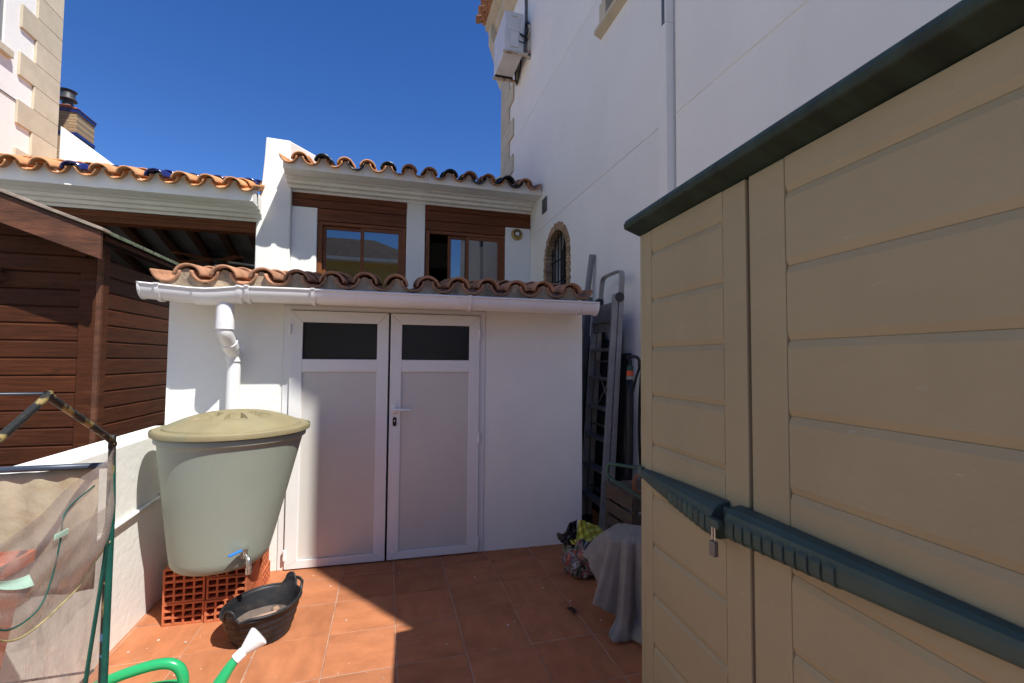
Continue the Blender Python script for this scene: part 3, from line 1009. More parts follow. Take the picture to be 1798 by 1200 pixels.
# scalloped mortar fill below the cover tiles
PIT = .2005
top, X0 = [], -1.147
N_ = 27 * 8
poly = []
for k in range(N_ + 1):
    x = -1.285 + (1.40 + 1.285) * k / N_
    ph = (x - X0) / PIT
    c = cos(2 * pi * ph)
    poly.append((x, 1.836 + .042 * c + .004 * sin(31 * x)))
poly += [(1.40, 1.745), (-1.285, 1.745)]
MB().prism(poly, 'y', -.182, -.02).build('eave_mortar', MORTAR, ob, local=True)
tmO = tile_mesh('roof_tile', .078, .066, .40, .014, 172, 14)
random.seed(21)
tile_row(ob, X0, 13, PIT, -.205, 1.799, radians(7), 3, .40, .074, lambda i, r, c: TERRA, tmO, step=.33, jit=.007)

# door frame and leaves
mb = MB()
mb.box(-.655, -.613, -.006, .05, 0, 1.703)
mb.box(.639, .680, -.006, .05, 0, 1.703)
mb.box(-.613, .639, -.006, .05, 1.672, 1.703)
mb.build('door_frame', UPVC, ob, local=True, bevel=.003)


def miter(x0, x1, z0, z1, t, tb, y0, y1):
    """Four mitred bars with hairline gaps."""
    mb = MB()
    g = .0008

    def bar(p):
        mb.hexa([(x, y0, z) for x, z in p[:0]] or [(p[0][0], y0, p[0][1]), (p[1][0], y0, p[1][1]), (p[2][0], y0, p[2][1]), (p[3][0], y0, p[3][1]),
                 (p[0][0], y1, p[0][1]), (p[1][0], y1, p[1][1]), (p[2][0], y1, p[2][1]), (p[3][0], y1, p[3][1])])
    bar([(x0, z0 + g), (x0 + t, z0 + tb + g), (x0 + t, z1 - t - g), (x0, z1 - g)])
    bar([(x1 - t, z0 + tb + g), (x1, z0 + g), (x1, z1 - g), (x1 - t, z1 - t - g)])
    bar([(x0 + g, z1), (x0 + t + g, z1 - t), (x1 - t - g, z1 - t), (x1 - g, z1)])
    bar([(x0 + g, z0), (x1 - g, z0), (x1 - t - g, z0 + tb), (x0 + t + g, z0 + tb)])
    return mb


def leaf(x0, x1, handle):
    z0, z1 = .008, 1.668
    t = .075
    o = miter(x0, x1, z0, z1, t, .052, -.022, .012).build('door', UPVC, ob, local=True, bevel=.0025)
    MB().box(x0 + t, x1 - t, -.021, .010, 1.267, 1.35).build('rail', UPVC, o, local=True, bevel=.0025)
    MB().box(x0 + t, x1 - t, -.004, .004, 1.352, z1 - t).build('pane', DOORGLASS, o, local=True)
    MB().box(x0 + t, x1 - t, -.010, .002, .055 + .008, 1.266).build('panel', PANEL, o, local=True)
    mb = MB()
    for (a, b, c, d) in ((x0 + t, x0 + t + .006, 1.352, z1 - t), (x1 - t - .006, x1 - t, 1.352, z1 - t), (x0 + t + .006, x1 - t - .006, z1 - t - .006, z1 - t), (x0 + t + .006, x1 - t - .006, 1.352, 1.358)):
        mb.box(a, b, -.012, -.0045, c, d)
    mb.build('gasket', BLACKP, o, local=True)
    hx = x1 if handle else x0
    for z in ((1.535, .80, .075) if handle else (1.545, .10)):
        h = MB()
        h.tube([(hx, -.027, z - .032), (hx, -.027, z - .001)], .0085, 10)
        h.tube([(hx, -.027, z + .001), (hx, -.027, z + .032)], .0085, 10)
        h.build('hinge', UPVC, o, local=True, smooth=True, edge=40)
    if handle:
        h = MB()
        h.box(x0 + .022, x0 + .050, -.030, -.022, .985, 1.045)
        h.build('handle_plate', WHITEP, o, local=True, bevel=.006)
        MB().tube(smooth_path([(x0 + .036, -.028, 1.013), (x0 + .036, -.055, 1.013), (x0 + .046, -.064, 1.013), (x0 + .09, -.066, 1.012), (x0 + .148, -.064, 1.010)]), .0085, 10).build('handle', WHITEP, o, local=True, smooth=True)
        MB().prism([(x0 + .036 + .013 * cos(a), .930 + (.018 if sin(a) > 0 else -.018) + .013 * sin(a)) for a in [2 * pi * k / 24 for k in range(24)]], 'y', -.0255, -.022).build('keyhole_plate', BLACKP, o, local=True)
        MB().prism([(x0 + .036 + .005 * cos(a), .936 + .005 * sin(a)) for a in [2 * pi * k / 12 for k in range(12)]], 'y', -.028, -.0255).build('lock_cylinder', STEEL, o, local=True)
    return o


leaf(-.611, .0075, False)
leaf(.0205, .637, True)
MB().box(.0085, .0195, -.010, .006, 1.60, 1.655).build('door_stop', BLACKP, ob, local=True)

# ------------------------------------------------------------------ gutter and downpipe
gt = thing('rain_gutter', 'white half-round rain gutter and downpipe along the outbuilding eave', 'gutter', (0, 3.237, 1.70), radians(-1.413))


def gz(x):
    pts = [(-1.34, 1.764), (-1.065, 1.743), (-.98, 1.742), (-.83, 1.762), (-.78, 1.765), (1.43, 1.755)]
    for (a, za), (b, zb) in zip(pts, pts[1:]):
        if x <= b:
            return za + (zb - za) * (x - a) / (b - a)
    return pts[-1][1]


def gutter_seg(x0, x1, r, name, yc=-.236, n=14, lipr=.007, pieces=2, dz=0):
    prof = []
    for k in range(n + 1):
        a = pi + pi * k / n
        prof.append((r * cos(a), r * sin(a) * 1.16))
    inner = [((r - .004) * cos(pi + pi * k / n), (r - .004) * sin(pi + pi * k / n) * 1.16) for k in range(n, -1, -1)]
    lip = [(-r - .002 + lipr * cos(a), .004 + lipr * sin(a)) for a in [2 * pi * k / 8 for k in range(8)]]
    mb = MB()
    xs = [x0 + (x1 - x0) * k / pieces for k in range(pieces + 1)]
    for pf in (prof + inner, lip):
        m = len(pf)
        base = len(mb.v)
        for x in xs:
            for (y, z) in pf:
                mb.v.append((x, yc + y, gz(x) + dz + z - 1.70))
        for i in range(len(xs) - 1):
            for k in range(m):
                a, b = base + i * m + k, base + i * m + (k + 1) % m
                mb.f.append((a, b, b + m, a + m))
        if pf is lip:
            mb.f.append(tuple(base + k for k in range(m)))
            mb.f.append(tuple(base + (len(xs) - 1) * m + k for k in range(m)))
        else:
            for e in (0, len(xs) - 1):
                for k in range(n):
                    b0 = base + e * m
                    mb.f.append((b0 + k, b0 + k + 1, b0 + m - 2 - k, b0 + m - 1 - k))
    return mb.build(name, GUT, gt, local=True, smooth=True, edge=45)


GR = .066
gutter_seg(-1.33, -1.062, GR, 'channel', pieces=2)
gutter_seg(-.826, 1.425, GR, 'channel', pieces=8)
gutter_seg(-1.07, -.818, GR + .005, 'outlet_piece', pieces=4)


def end_cap(x, s):
    mb = MB()
    pr = [((GR + .004) * cos(pi + pi * k / 14), (GR + .004) * 1.16 * sin(pi + pi * k / 14) + gz(x) - 1.70) for k in range(15)]
    mb.prism([(-.236 + y, z) for y, z in pr] + [(-.236 + GR + .004, gz(x) - 1.70 + .010), (-.236 - GR - .010, gz(x) - 1.70 + .010)], 'x', x, x + s * .012)
    return mb.build('end_cap', GUT, gt, local=True, bevel=.002)


end_cap(-1.342, 1)
end_cap(1.424, 1)
for x in (-1.245, -.835, -.79, -.432, .523, 1.285):
    mb = MB()
    z0 = gz(x) - 1.70
    n = 12
    pts = []
    for k in range(n + 1):
        a = pi + (pi - .25) * k / n
        pts.append((-.236 + (GR + .008) * cos(a), z0 + (GR + .008) * 1.16 * sin(a)))
    for k in range(n):
        (ya, za), (yb, zb) = pts[k], pts[k + 1]
        mb.box(x - .010, x + .010, 0, 0, 0, 0) if False else None
        mb.beam((x, ya, za), (x, yb, zb), .020, .006, (1, 0, 0)) if False else None
    pin = [(-.236 + (GR + .0035) * cos(pi + (pi - .25) * k / n), z0 + (GR + .0035) * 1.16 * sin(pi + (pi - .25) * k / n)) for k in range(n, -1, -1)]
    mb.prism(pts + pin, 'x', x - .010, x + .010)
    mb.box(x - .011, x + .011, -.318, -.292, z0 + .006, z0 + .014)
    mb.box(x - .011, x + .011, -.172, -.152, z0 - .03, z0 + .03)
    mb.tube([(x, -.165, z0 + .03), (x, -.158, z0 + .044), (x, -.150, z0 + .03)], .006, 6)
    mb.build('bracket', GUT, gt, local=True, smooth=True, edge=40)
# downpipe
px_, yu = -.926, -.228
p = MB()
p.tube([(px_, yu - .006, -.005), (px_ + .002, yu, -.045), (px_ + .003, yu, -.125)], [.036, .0465, .0475], 20)
p.build('outlet_spigot', GUT, gt, local=True, smooth=True, edge=40)
p = MB().tube([(px_ + .003, yu, -.124), (px_ + .003, yu, -.178)], .0495, 20)
p.build('socket', GUT, gt, local=True, smooth=True, edge=40)
p = MB().tube(smooth_path([(px_ + .003, yu, -.176), (px_ + .004, yu + .005, -.200), (px_ + .006, yu + .045, -.238), (px_ + .006, yu + .075, -.262)], 4), .042, 20)
p.build('elbow', GUT, gt, local=True, smooth=True, edge=40)
p = MB().tube([(px_ + .006, yu + .062, -.250), (px_ + .006, yu + .100, -.282)], .0475, 20)
p.build('socket', GUT, gt, local=True, smooth=True, edge=40)
p = MB().tube(smooth_path([(px_ + .006, yu + .098, -.281), (px_ + .006, yu + .130, -.302), (px_ + .006, yu + .156, -.325), (px_ + .006, yu + .163, -.36)], 4), .042, 20)
p.build('elbow', GUT, gt, local=True, smooth=True, edge=40)
p = MB().tube([(px_ + .006, yu + .164, -.315), (px_ + .006, yu + .164, -.368)], .0462, 20)
p.build('socket', GUT, gt, local=True, smooth=True, edge=40)
p = MB().tube([(px_ + .006, yu + .164, -.366), (px_ + .006, yu + .164, -1.30)], .0385, 20)
p.build('downpipe', GUT, gt, local=True, smooth=True, edge=40)

# wall lamp and small vent on the right
lamp = thing('wall_lamp', 'round ornamental ceramic wall lamp beside the right sunroom window', 'wall lamp', (1.79, UY, 3.19))
MB().lathe([(.0, .0), (.082, .0), (.086, .012), (.07, .030), (.05, .036), (.0, .036)], 24).build('base_plate', CERAM, lamp, smooth=True, edge=40, local=True).rotation_euler = (radians(90), 0, 0)
for k in range(12):
    a = 2 * pi * k / 12
    MB().tube([(.030 * cos(a), -.04, .01 + .030 * sin(a)), (.055 * cos(a), -.044, .01 + .055 * sin(a))], [.005, .008], 6).build('petal', BLACKP, lamp, local=True)
MB().lathe([(.028, .03), (.030, .05), (.022, .065), (.0, .07)], 16).build('finial', WHITEP, lamp, smooth=True, local=True).rotation_euler = (radians(90), 0, 0)
vent = thing('wall_vent', 'small grey square vent on the house wall near the sunroom eave', 'vent', (2.0, 5.69, 3.42))
MB().box(1.988, 1.9995, 5.60, 5.78, 3.335, 3.535).build('frame', GREYM, vent, bevel=.003)
for k in range(6):
    MB().box(1.980, 1.9875, 5.615, 5.765, 3.35 + k * .029, 3.365 + k * .029).build('slat', GREYM, vent)

# ================================================================== WOODEN SHED (neighbour side)
ws = thing('wooden_shed', 'dark brown wooden plank garden shed beyond the low wall', 'shed', (-2.6, 4.2, 0))
SX, SY = -1.80, 3.525
random.seed(11)
pm = {}


def plank(x0, x1, y0, y1, z0, z1, front, par=ws):
    o = MB()
    if front:      # front face, thin in y
        o.prism([(y0 + .006, z0), (y1, z0), (y1, z1), (y0 + .006, z1), (y0, z1 - .008), (y0, z0 + .008)], 'x', x0, x1)
    else:
        o.prism([(x1 - .006, z0), (x0, z0), (x0, z1), (x1 - .006, z1), (x1, z1 - .008), (x1, z0 + .008)], 'y', y0, y1)
    return o.build('plank', PLANK, par)


PH = .1095
eave_z = 2.10
for k in range(20):
    z0 = .03 + k * PH
    z1 = z0 + PH - .004
    if z1 < 2.0:
        plank(-3.6, SX - .08, SY, SY + .022, z0, z1, True)
    if z1 < 2.10:
        plank(SX - .022, SX, SY + .075, SY + 1.9, z0, z1, False)
    elif z0 < 2.4:
        xr = SX - (z1 - 2.10) / .372
        plank(-3.6, min(SX - .08, xr), SY, SY + .022, z0, z1, True)
MB().box(-3.6, SX - .03, SY + .03, SY + 1.9, 0, 2.0).build('inner_lining', BLACKP, ws)
MB().prism([(SX - .03, 1.9), (SX - .03, 2.06), (-3.0, 2.06 + (3.0 + SX - .03) * .372), (-3.0, 1.9)], 'y', SY + .012, SY + .028).build('gable_backing', PLANK, ws)
MB().box(SX - .098, SX - .014, SY - .014, SY - .0005, .0, 1.985).build('corner_trim', PLANK, ws, bevel=.003)
MB().box(SX - .0135, SX + .014, SY - .014, SY + .012, .0, 2.075).build('corner_trim', FASCIA, ws, bevel=.003)
MB().box(SX + .0005, SX + .014, SY + .0125, SY + .074, .0, 2.07).build('corner_trim', PLANK, ws, bevel=.003)
# gable board and roof
sl = .372
bx = -1.685
def gb(z_off, h, y0, y1, name, mat, xr=bx):
    zr = 2.112
    L = 1.25
    return MB().hexa([(xr - L, y0, zr + L * sl + z_off - h), (xr, y0, zr + z_off - h), (xr, y1, zr + z_off - h), (xr - L, y1, zr + L * sl + z_off - h),
                      (xr - L, y0, zr + L * sl + z_off), (xr, y0, zr + z_off), (xr, y1, zr + z_off), (xr - L, y1, zr + L * sl + z_off)]).build(name, mat, ws, bevel=.003)
gb(.0, .168, 3.285, 3.310, 'barge_board', FASCIA)
gb(.022, .020, 3.268, 3.36, 'roof_edge_board', PLANKE, bx + .015)
gb(.020, .024, 3.361, SY + 2.0, 'roof_felt', MOSS, bx + .012)
gb(-.006, .03, 3.361, SY + 2.0, 'roof_boarding', PLANK, bx - .01)
MB().tube(smooth_path([(-2.315, SY - .002, 1.885), (-2.31, SY - .03, 1.875), (-2.305, SY - .035, 1.845), (-2.31, SY - .03, 1.815), (-2.315, SY - .002, 1.805)]), .015, 8).build('door_pull', FASCIA, ws, smooth=True)

# ================================================================== WATER BARREL
BX, BY = -.785, 2.785
bar = thing('water_barrel', 'large grey green plastic rain barrel with faded round lid', 'barrel', (BX - .04, BY, .284))
ZB, ZT = .284, .965


def bshear(z):
    return -.048 * (1 - (z - 0) / (ZT - ZB))


prof = [(0, .0), (.178, .0), (.208, .006), (.224, .025), (.232, .06)]
for k in range(1, 9):
    t = k / 8
    prof.append((.232 + (.333 - .232) * t ** .96, .06 + (.625 - .06) * t))
prof += [(.336, .640), (.350, .648), (.352, .668), (.348, .676)]
MB().lathe(prof, 72, (BX, BY, ZB), shear=bshear).build('body', BARREL, bar, smooth=True, edge=50)
# lid: flat rim, raised dome with pressed wedge panels
NL, RL = 288, 96


def lid_z(r, th):
    R = .369
    q = r / R
    if q > .97:
        z = .014 - (q - .97) / .03 * .010
    elif q > .875:
        z = .016
    elif q > .862:
        z = .016 + (.875 - q) / .013 * .010
    else:
        t = q / .862
        z = .024 + .072 * (1 - t ** 2.3)
    # eight pressed wedges
    a = (th + .12) % (2 * pi / 8) - pi / 8
    r0, r1 = .098, .225
    w = .024 + (r - r0) * .30
    d = abs(a) * r
    if r0 < r < r1 and d < w:
        depth = .030 * (1 - (r - r0) / (r1 - r0))
        e = min(1, (w - d) / .003) * min(1, (r - r0) / .004)
        z -= depth * e
    return z


def lid_fn(u, v):
    th = 2 * pi * u
    r = .0005 + .3685 * v
    return (BX + r * cos(th), BY + r * sin(th), ZT + .012 + lid_z(r, th))


lid = MB().grid(lid_fn, NL, RL, wrap=True)
lid.lathe([(.369, .0155), (.371, .006), (.369, -.008), (.362, -.010), (.358, -.002)], NL, (BX, BY, ZT + .008))
lid.build('lid', LID, bar, smooth=True, edge=35)
# brass tap with blue lever, on the front right of the foot
ta = radians(-52)
dx, dy = cos(ta), sin(ta)
tp = Vector((BX + bshear(.08) + .240 * dx, BY + .240 * dy, ZB + .085))
d3 = Vector((dx, dy, 0))
sd3 = Vector((-dy, dx, 0))
tap = MB()
tap.tube([tp - d3 * .02, tp + d3 * .035], .012, 12)
tap.tube([tp + d3 * .004, tp + d3 * .012], .019, 8)
tap.tube([tp + d3 * .025 - Vector((0, 0, .012)), tp + d3 * .025 + Vector((0, 0, .028))], .011, 12)
tap.tube(smooth_path([tp + d3 * .03, tp + d3 * .055 + Vector((0, 0, -.004)), tp + d3 * .066 + Vector((0, 0, -.022)), tp + d3 * .067 + Vector((0, 0, -.058))]), [.0115] * 18 + [.0115], 12)
tap.tube([tp + d3 * .067 + Vector((0, 0, -.045)), tp + d3 * .067 + Vector((0, 0, -.075))], .0145, 12)
tapo = tap.build('tap', STEEL, bar, smooth=True, edge=45)
lv = tp + d3 * .028 + Vector((0, 0, .033))
MB().beam(lv + sd3 * .012, lv - sd3 * .020, .016, .004).build('lever_stem', STEEL, tapo)
MB().beam(lv - sd3 * .018 + d3 * .0 + Vector((0, 0, .001)), lv - sd3 * .082 + d3 * .012 + Vector((0, 0, -.006)), .018, .009).build('lever', BLUEP, tapo, bevel=.004)

# ------------------------------------------------------------------ hollow bricks under the barrel


def hollow(wd, ht_, ln, nx, nz):
    xs, zs = [0], [0]
    wx, wz = .0095, .0085
    hx, hz = (wd - wx * (nx + 1)) / nx, (ht_ - wz * (nz + 1)) / nz
    for k in range(nx):
        xs += [xs[-1] + wx]; xs += [xs[-1] + hx]
    xs.append(wd)
    for k in range(nz):
        zs += [zs[-1] + wz]; zs += [zs[-1] + hz]
    zs.append(ht_)
    mb = MB()
    for i in range(len(xs) - 1):
        for j in range(len(zs) - 1):
            x0, x1, z0, z1 = xs[i], xs[i + 1], zs[j], zs[j + 1]
            if i % 2 and j % 2:
                mb.add([(x0, 0, z0), (x1, 0, z0), (x1, 0, z1), (x0, 0, z1), (x0, ln, z0), (x1, ln, z0), (x1, ln, z1), (x0, ln, z1)],
                       [(0, 1, 5, 4), (1, 2, 6, 5), (2, 3, 7, 6), (3, 0, 4, 7)])
            else:
                for y in (0, ln):
                    mb.add([(x0, y, z0), (x1, y, z0), (x1, y, z1), (x0, y, z1)], [(0, 1, 2, 3)])
    mb.add([(0, 0, 0), (wd, 0, 0), (wd, 0, ht_), (0, 0, ht_), (0, ln, 0), (wd, ln, 0), (wd, ln, ht_), (0, ln, ht_)],
           [(0, 1, 5, 4), (1, 2, 6, 5), (2, 3, 7, 6), (3, 0, 4, 7)])
    me = bpy.data.meshes.new('hollow_brick')
    me.from_pydata(mb.v, [], mb.f); me.update()
    me.materials.append(BRICK)
    return me


bm43 = hollow(.187, .108, .24, 4, 3)
bm42 = hollow(.187, .068, .24, 4, 2)


def brick(me, loc, rz, label):
    o = bpy.data.objects.new('hollow_brick', me)
    COL.objects.link(o)
    o.location = loc; o.rotation_euler = (0, 0, radians(rz))
    return tag(o, label, 'brick', 'hollow bricks under the rain barrel')


brick(bm43, (-1.069, 2.722, .0005), -1.2, 'hollow red brick on the floor in the left column under the barrel')
brick(bm43, (-.877, 2.708, .0005), .5, 'hollow red brick on the floor under the barrel, right beside the black tub')
brick(bm43, (-1.070, 2.724, .1095), -.6, 'hollow red brick in the middle layer, left column under the barrel')
brick(bm43, (-.874, 2.716, .1095), -1.0, 'hollow red brick in the middle layer, right column under the barrel')
brick(bm42, (-1.068, 2.716, .2160), -.8, 'thin hollow red brick in the top layer at the left under the barrel')
brick(bm42, (-.878, 2.722, .2160), .6, 'thin hollow red brick in the top layer behind the barrel tap')
bml = hollow(.187, .108, .36, 4, 3)
brick(bml, (-.672, 2.965, .0005), 90, 'hollow red brick lying crosswise on the floor behind the black tub')
brick(bml, (-.678, 2.968, .1090), 91, 'upper of two crosswise red bricks behind the black tub')

DUST = M('grey_brown_dust', (.13, .098, .078), .95, .5, 9.0, bump=.4, bscale=60)
# ================================================================== BLACK RUBBER TUB
TCX, TCY = -.572, 2.545
ea = atan2(.868, .497)                      # direction of the two ears
tub = thing('rubber_tub', 'black flexible rubber tub with two lugs and a dusty bottom', 'tub', (TCX, TCY, 0))
TH = .148


def tub_ear(phi):
    d0 = (phi + pi) % (2 * pi) - pi
    d1 = (phi) % (2 * pi) - pi
    return exp(-(d0 / .20) ** 4) + exp(-(d1 / .20) ** 4)


def tub_pt(phi, t, inner):
    """t: 0 at the floor, 1 at the rim; phi from the ear axis."""
    e = tub_ear(phi)
    z = t * (TH + .056 * e)
    q = min(1.12, z / TH)
    ra = .128 + .062 * q ** .8 + .008 * e * max(0, q - .9)
    rb = .122 + .038 * q ** .8
    rib = .0026 * sin(z * 190)
    k = -.006 if inner else rib
    x, y = (ra + k) * cos(phi), (rb + k) * sin(phi)
    if inner:
        z = max(z, .052)
    return Vector((TCX + x * cos(ea) - y * sin(ea), TCY + x * sin(ea) + y * cos(ea), z))


mb = MB()
nu, nv = 96, 22
mb.grid(lambda u, v: tub_pt(2 * pi * u, v * 2 if v <= .5 else 2 - v * 2, v > .5), nu, nv * 2, wrap=True)
b0 = len(mb.v) - nu
mb.v.append((TCX, TCY, .052)); mb.v.append((TCX, TCY, .0015))
for k in range(nu):
    mb.f.append((b0 + k, b0 + (k + 1) % nu, len(mb.v) - 2))
    mb.f.append(((k + 1) % nu, k, len(mb.v) - 1))
mb.build('body', RUBBER, tub, smooth=True, edge=60)
# rolled rim bead
rim = [tub_pt(2 * pi * k / 96, 1, False) for k in range(97)]
MB().tube(rim, .0055, 8, cap=False).build('rim', RUBBER, tub, smooth=True)
# handles: one strap lies along the near side, one stands at the far lug


def strap(p0, p1, side, sag, lift, r=.0075):
    a, b = tub_pt(p0, .97, False), tub_pt(p1, .97, False)
    pts = [a]
    for k in range(1, 8):
        t = k / 8
        phi = p0 + (p1 - p0) * t
        p = tub_pt(phi, 1, False)
        c = Vector((TCX, TCY, p.z))
        o = (p - c).normalized()
        p = p + o * sag * sin(pi * t) + Vector((0, 0, lift * sin(pi * t)))
        p.z = TH + lift * sin(pi * t) + .01 * cos(2 * pi * t)
        pts.append(p)
    pts.append(b)
    return MB().tube(smooth_path(pts, 5), r, 8).build('handle', RUBBER, tub, smooth=True)


strap(pi + .28, 2 * pi - .75, 1, .006, .018)
strap(2 * pi - .62, 2 * pi + .30, 1, .030, .030)
MB().grid(lambda u, v: (TCX + (.0005 + .146 * v) * cos(2 * pi * u) * cos(ea) - (.0005 + .132 * v) * sin(2 * pi * u) * sin(ea), TCY + (.0005 + .146 * v) * cos(2 * pi * u) * sin(ea) + (.0005 + .132 * v) * sin(2 * pi * u) * cos(ea), .0555 + .002 * sin(12 * pi * u) * v + .004 * v ** 4), 40, 8, wrap=True).build('dust_layer', DUST, tub, smooth=True)
o = MB().box(-.062, .062, -.042, .042, 0, .012).build('tile_fragment', M('pink_tile', (.40, .25, .19), .9, .15, 14.0), bevel=.004)
o.location = (TCX + .01, TCY + .0, .0595); o.rotation_euler = (.03, 0, radians(24))
tag(o, 'pinkish brown piece of tile lying in the black tub', 'tile piece')
o = MB().lathe([(0, 0), (.016, .002), (.02, .012), (.012, .022), (0, .024)], 9).build('pebble', MUD, smooth=True)
o.location = (TCX + .045, TCY + .080, .0570)
tag(o, 'small round stone beside the tile piece in the tub', 'stone')

# ================================================================== WATERING CAN
wc = thing('watering_can', 'bright green plastic watering can with a white rose', 'watering can', (-.755, 1.815, 0))
cxw, cyw = -.755, 1.815
sec = []
mb = MB()
NW = 40


def can_r(th, z):
    a, b = .132, .088
    n = 3.0
    c, s = abs(cos(th)), abs(sin(th))
    r = ((c / a) ** n + (s / b) ** n) ** (-1 / n)
    k = 1 + .03 * sin(pi * z / .22)
    if z > .205:
        k -= (z - .205) * 3.0
    return r * k


zs = [0.002, .006, .02, .06, .10, .14, .18, .205, .218, .226]
for z in zs:
    for k in range(NW):
        th = 2 * pi * k / NW
        r = can_r(th, z)
        mb.v.append((cxw + r * cos(th), cyw + r * sin(th), z))
for i in range(len(zs) - 1):
    for k in range(NW):
        a, b = i * NW + k, i * NW + (k + 1) % NW
        mb.f.append((a, b, b + NW, a + NW))
mb.f.append(tuple(range(NW - 1, -1, -1)))
e = (len(zs) - 1) * NW
# top deck with a filling hole at the back
ins = []
for k in range(NW):
    th = 2 * pi * k / NW
    ins.append((cxw - .045 + .062 * cos(th), cyw + .055 * sin(th), .228))
mb.v += ins
for k in range(NW):
    a, b = e + k, e + (k + 1) % NW
    mb.f.append((a, b, b + NW, a + NW))
mb.v += [(x, y, .15) for x, y, z in ins]
for k in range(NW):
    a, b = e + NW + k, e + NW + (k + 1) % NW
    mb.f.append((a, b, b + NW, a + NW))
mb.f.append(tuple(e + 2 * NW + k for k in range(NW)))
mb.build('body', GREENP, wc, smooth=True, edge=40)
hp = smooth_path([(cxw + .100, cyw, .215), (cxw + .113, cyw, .265), (cxw + .092, cyw, .315), (cxw + .035, cyw, .330), (cxw - .08, cyw - .01, .312), (cxw - .165, cyw - .012, .270), (cxw - .180, cyw - .012, .20), (cxw - .135, cyw, .12)], 7)
MB().tube(hp, .0165, 12).build('handle', GREENP, wc, smooth=True)
sp = smooth_path([(cxw + .09, cyw + .03, .055), (cxw + .135, cyw + .052, .085), (cxw + .180, cyw + .078, .160), (cxw + .222, cyw + .105, .225), (cxw + .245, cyw + .118, .250)], 7)
rr = [.034 - .018 * min(1, i / (len(sp) - 5)) for i in range(len(sp))]
MB().tube(sp, rr, 14).build('spout', GREENP, wc, smooth=True)
d = (Vector(sp[-1]) - Vector(sp[-3])).normalized()
d = (d + Vector((.15, .05, .0))).normalized()
e0 = Vector(sp[-1])
MB().tube([e0 - d * .012, e0 + d * .018, e0 + d * .022, e0 + d * .075, e0 + d * .083, e0 + d * .088, e0 + d * .089], [.019, .019, .0175, .040, .041, .034, .001], 24).build('rose', WHITEP, wc, smooth=True, edge=40)

# ================================================================== MINI GREENHOUSE
gh = thing('mini_greenhouse', 'small clear plastic greenhouse with a bare gable frame and green binding', 'greenhouse', (-.95, 1.3, 0))
XG = -.75
YF_, YN, YR = 1.560, 1.03, 1.294
ZE, ZR = 1.112, 1.262
XW = -1.17
# end gable of worn tube, ridge and eave rails
pts = smooth_path([(XG, YN, .03), (XG, YN, ZE - .03), (XG, YN + .012, ZE), (XG, YR - .02, ZR - .012), (XG, YR, ZR), (XG, YR + .02, ZR - .012), (XG, YF_ - .014, ZE + .008), (XG, YF_ - .004, ZE - .02), (XG, YF_, ZE - .07), (XG, YF_, .03)], 6)
MB().tube(pts, .0085, 10).build('gable_tube', TUBEM, gh, smooth=True)
pts2 = [(XW, p.y, p.z) for p in pts]
MB().tube(pts2, .0085, 10).build('gable_tube', TUBEM, gh, smooth=True)
MB().tube([(XG, YR, ZR + .004), (XW, YR, ZR + .004)], .003, 8).build('ridge_cord', TUBED, gh, smooth=True)
MB().tube([(XG - .01, YF_, 1.045), (XW, YF_, 1.045)], .0085, 10).build('rail', TUBED, gh, smooth=True)
MB().tube([(XG, YN, .04), (XG, YF_, .04)], .0075, 10).build('rail', TUBED, gh, smooth=True)
# stained canvas on the far side


def canvas(u, v):
    x = XG - .035 + (XW - XG + .035) * u
    z = 1.040 - .34 * v
    return (x, YF_ + .012 + .006 * sin(14 * u + 3 * v) * v + .004 * sin(31 * u), z - .008 * sin(pi * u))


MB().grid(canvas, 24, 16).build('back_canvas', CANVAS, gh, smooth=True, solid=.002)
# clear film hanging from the far corner, gathered at the top


def film(u, v):
    """Main end panel; u: from the post towards the camera, v: top to bottom."""
    zt = .93 - .09 * u
    z = zt + (.05 - zt) * v
    fold = .5 + .5 * sin(u * 5.0 + v * 3.0)
    return (XG - .004 - min(1, u * 5) * (.016 * fold + .004 * sin(u * 13 - v * 9)), YF_ - .002 - .528 * u, z)


MB().grid(film, 60, 60).build('clear_cover', PVC, gh, smooth=True)


def film2(u, v):
    """The door flap folded back from the top corner, bulging outwards in a long soft roll."""
    zt = 1.103 - .138 * u ** .8
    zb = .835 - .085 * sin(pi / 2 * min(1, u / .77)) + .07 * max(0, (u - .77) / .23) ** 2
    z = zt + (zb - zt) * v
    roll = .040 * exp(-((u - .16 - .22 * v) / .13) ** 2) * sin(pi * (.12 + .80 * v))
    sag = .022 * sin(pi * u) * sin(pi * v) + .006 * sin(11 * u + 7 * v) * u + .004 * sin(23 * v - 6 * u) * u
    return (XG + .004 + roll + sag, YF_ - .002 - .405 * u, z)


MB().grid(film2, 70, 60).build('door_flap', PVC, gh, smooth=True)


def over(u, v, d=.003):
    p = film2(u, v)
    return (p[0] + d, p[1], p[2])


MB().tube([over(u / 40, 1.0) for u in range(41)], .0024, 6).build('binding', EDGEY, gh, smooth=True)
inner = smooth_path([over(.30, .12), over(.53, .14), over(.60, .35), over(.63, .62), over(.74, .80), over(.88, .90), over(1.0, .96)], 6)
MB().tube(inner, .0018, 6).build('binding', EDGEG, gh, smooth=True)
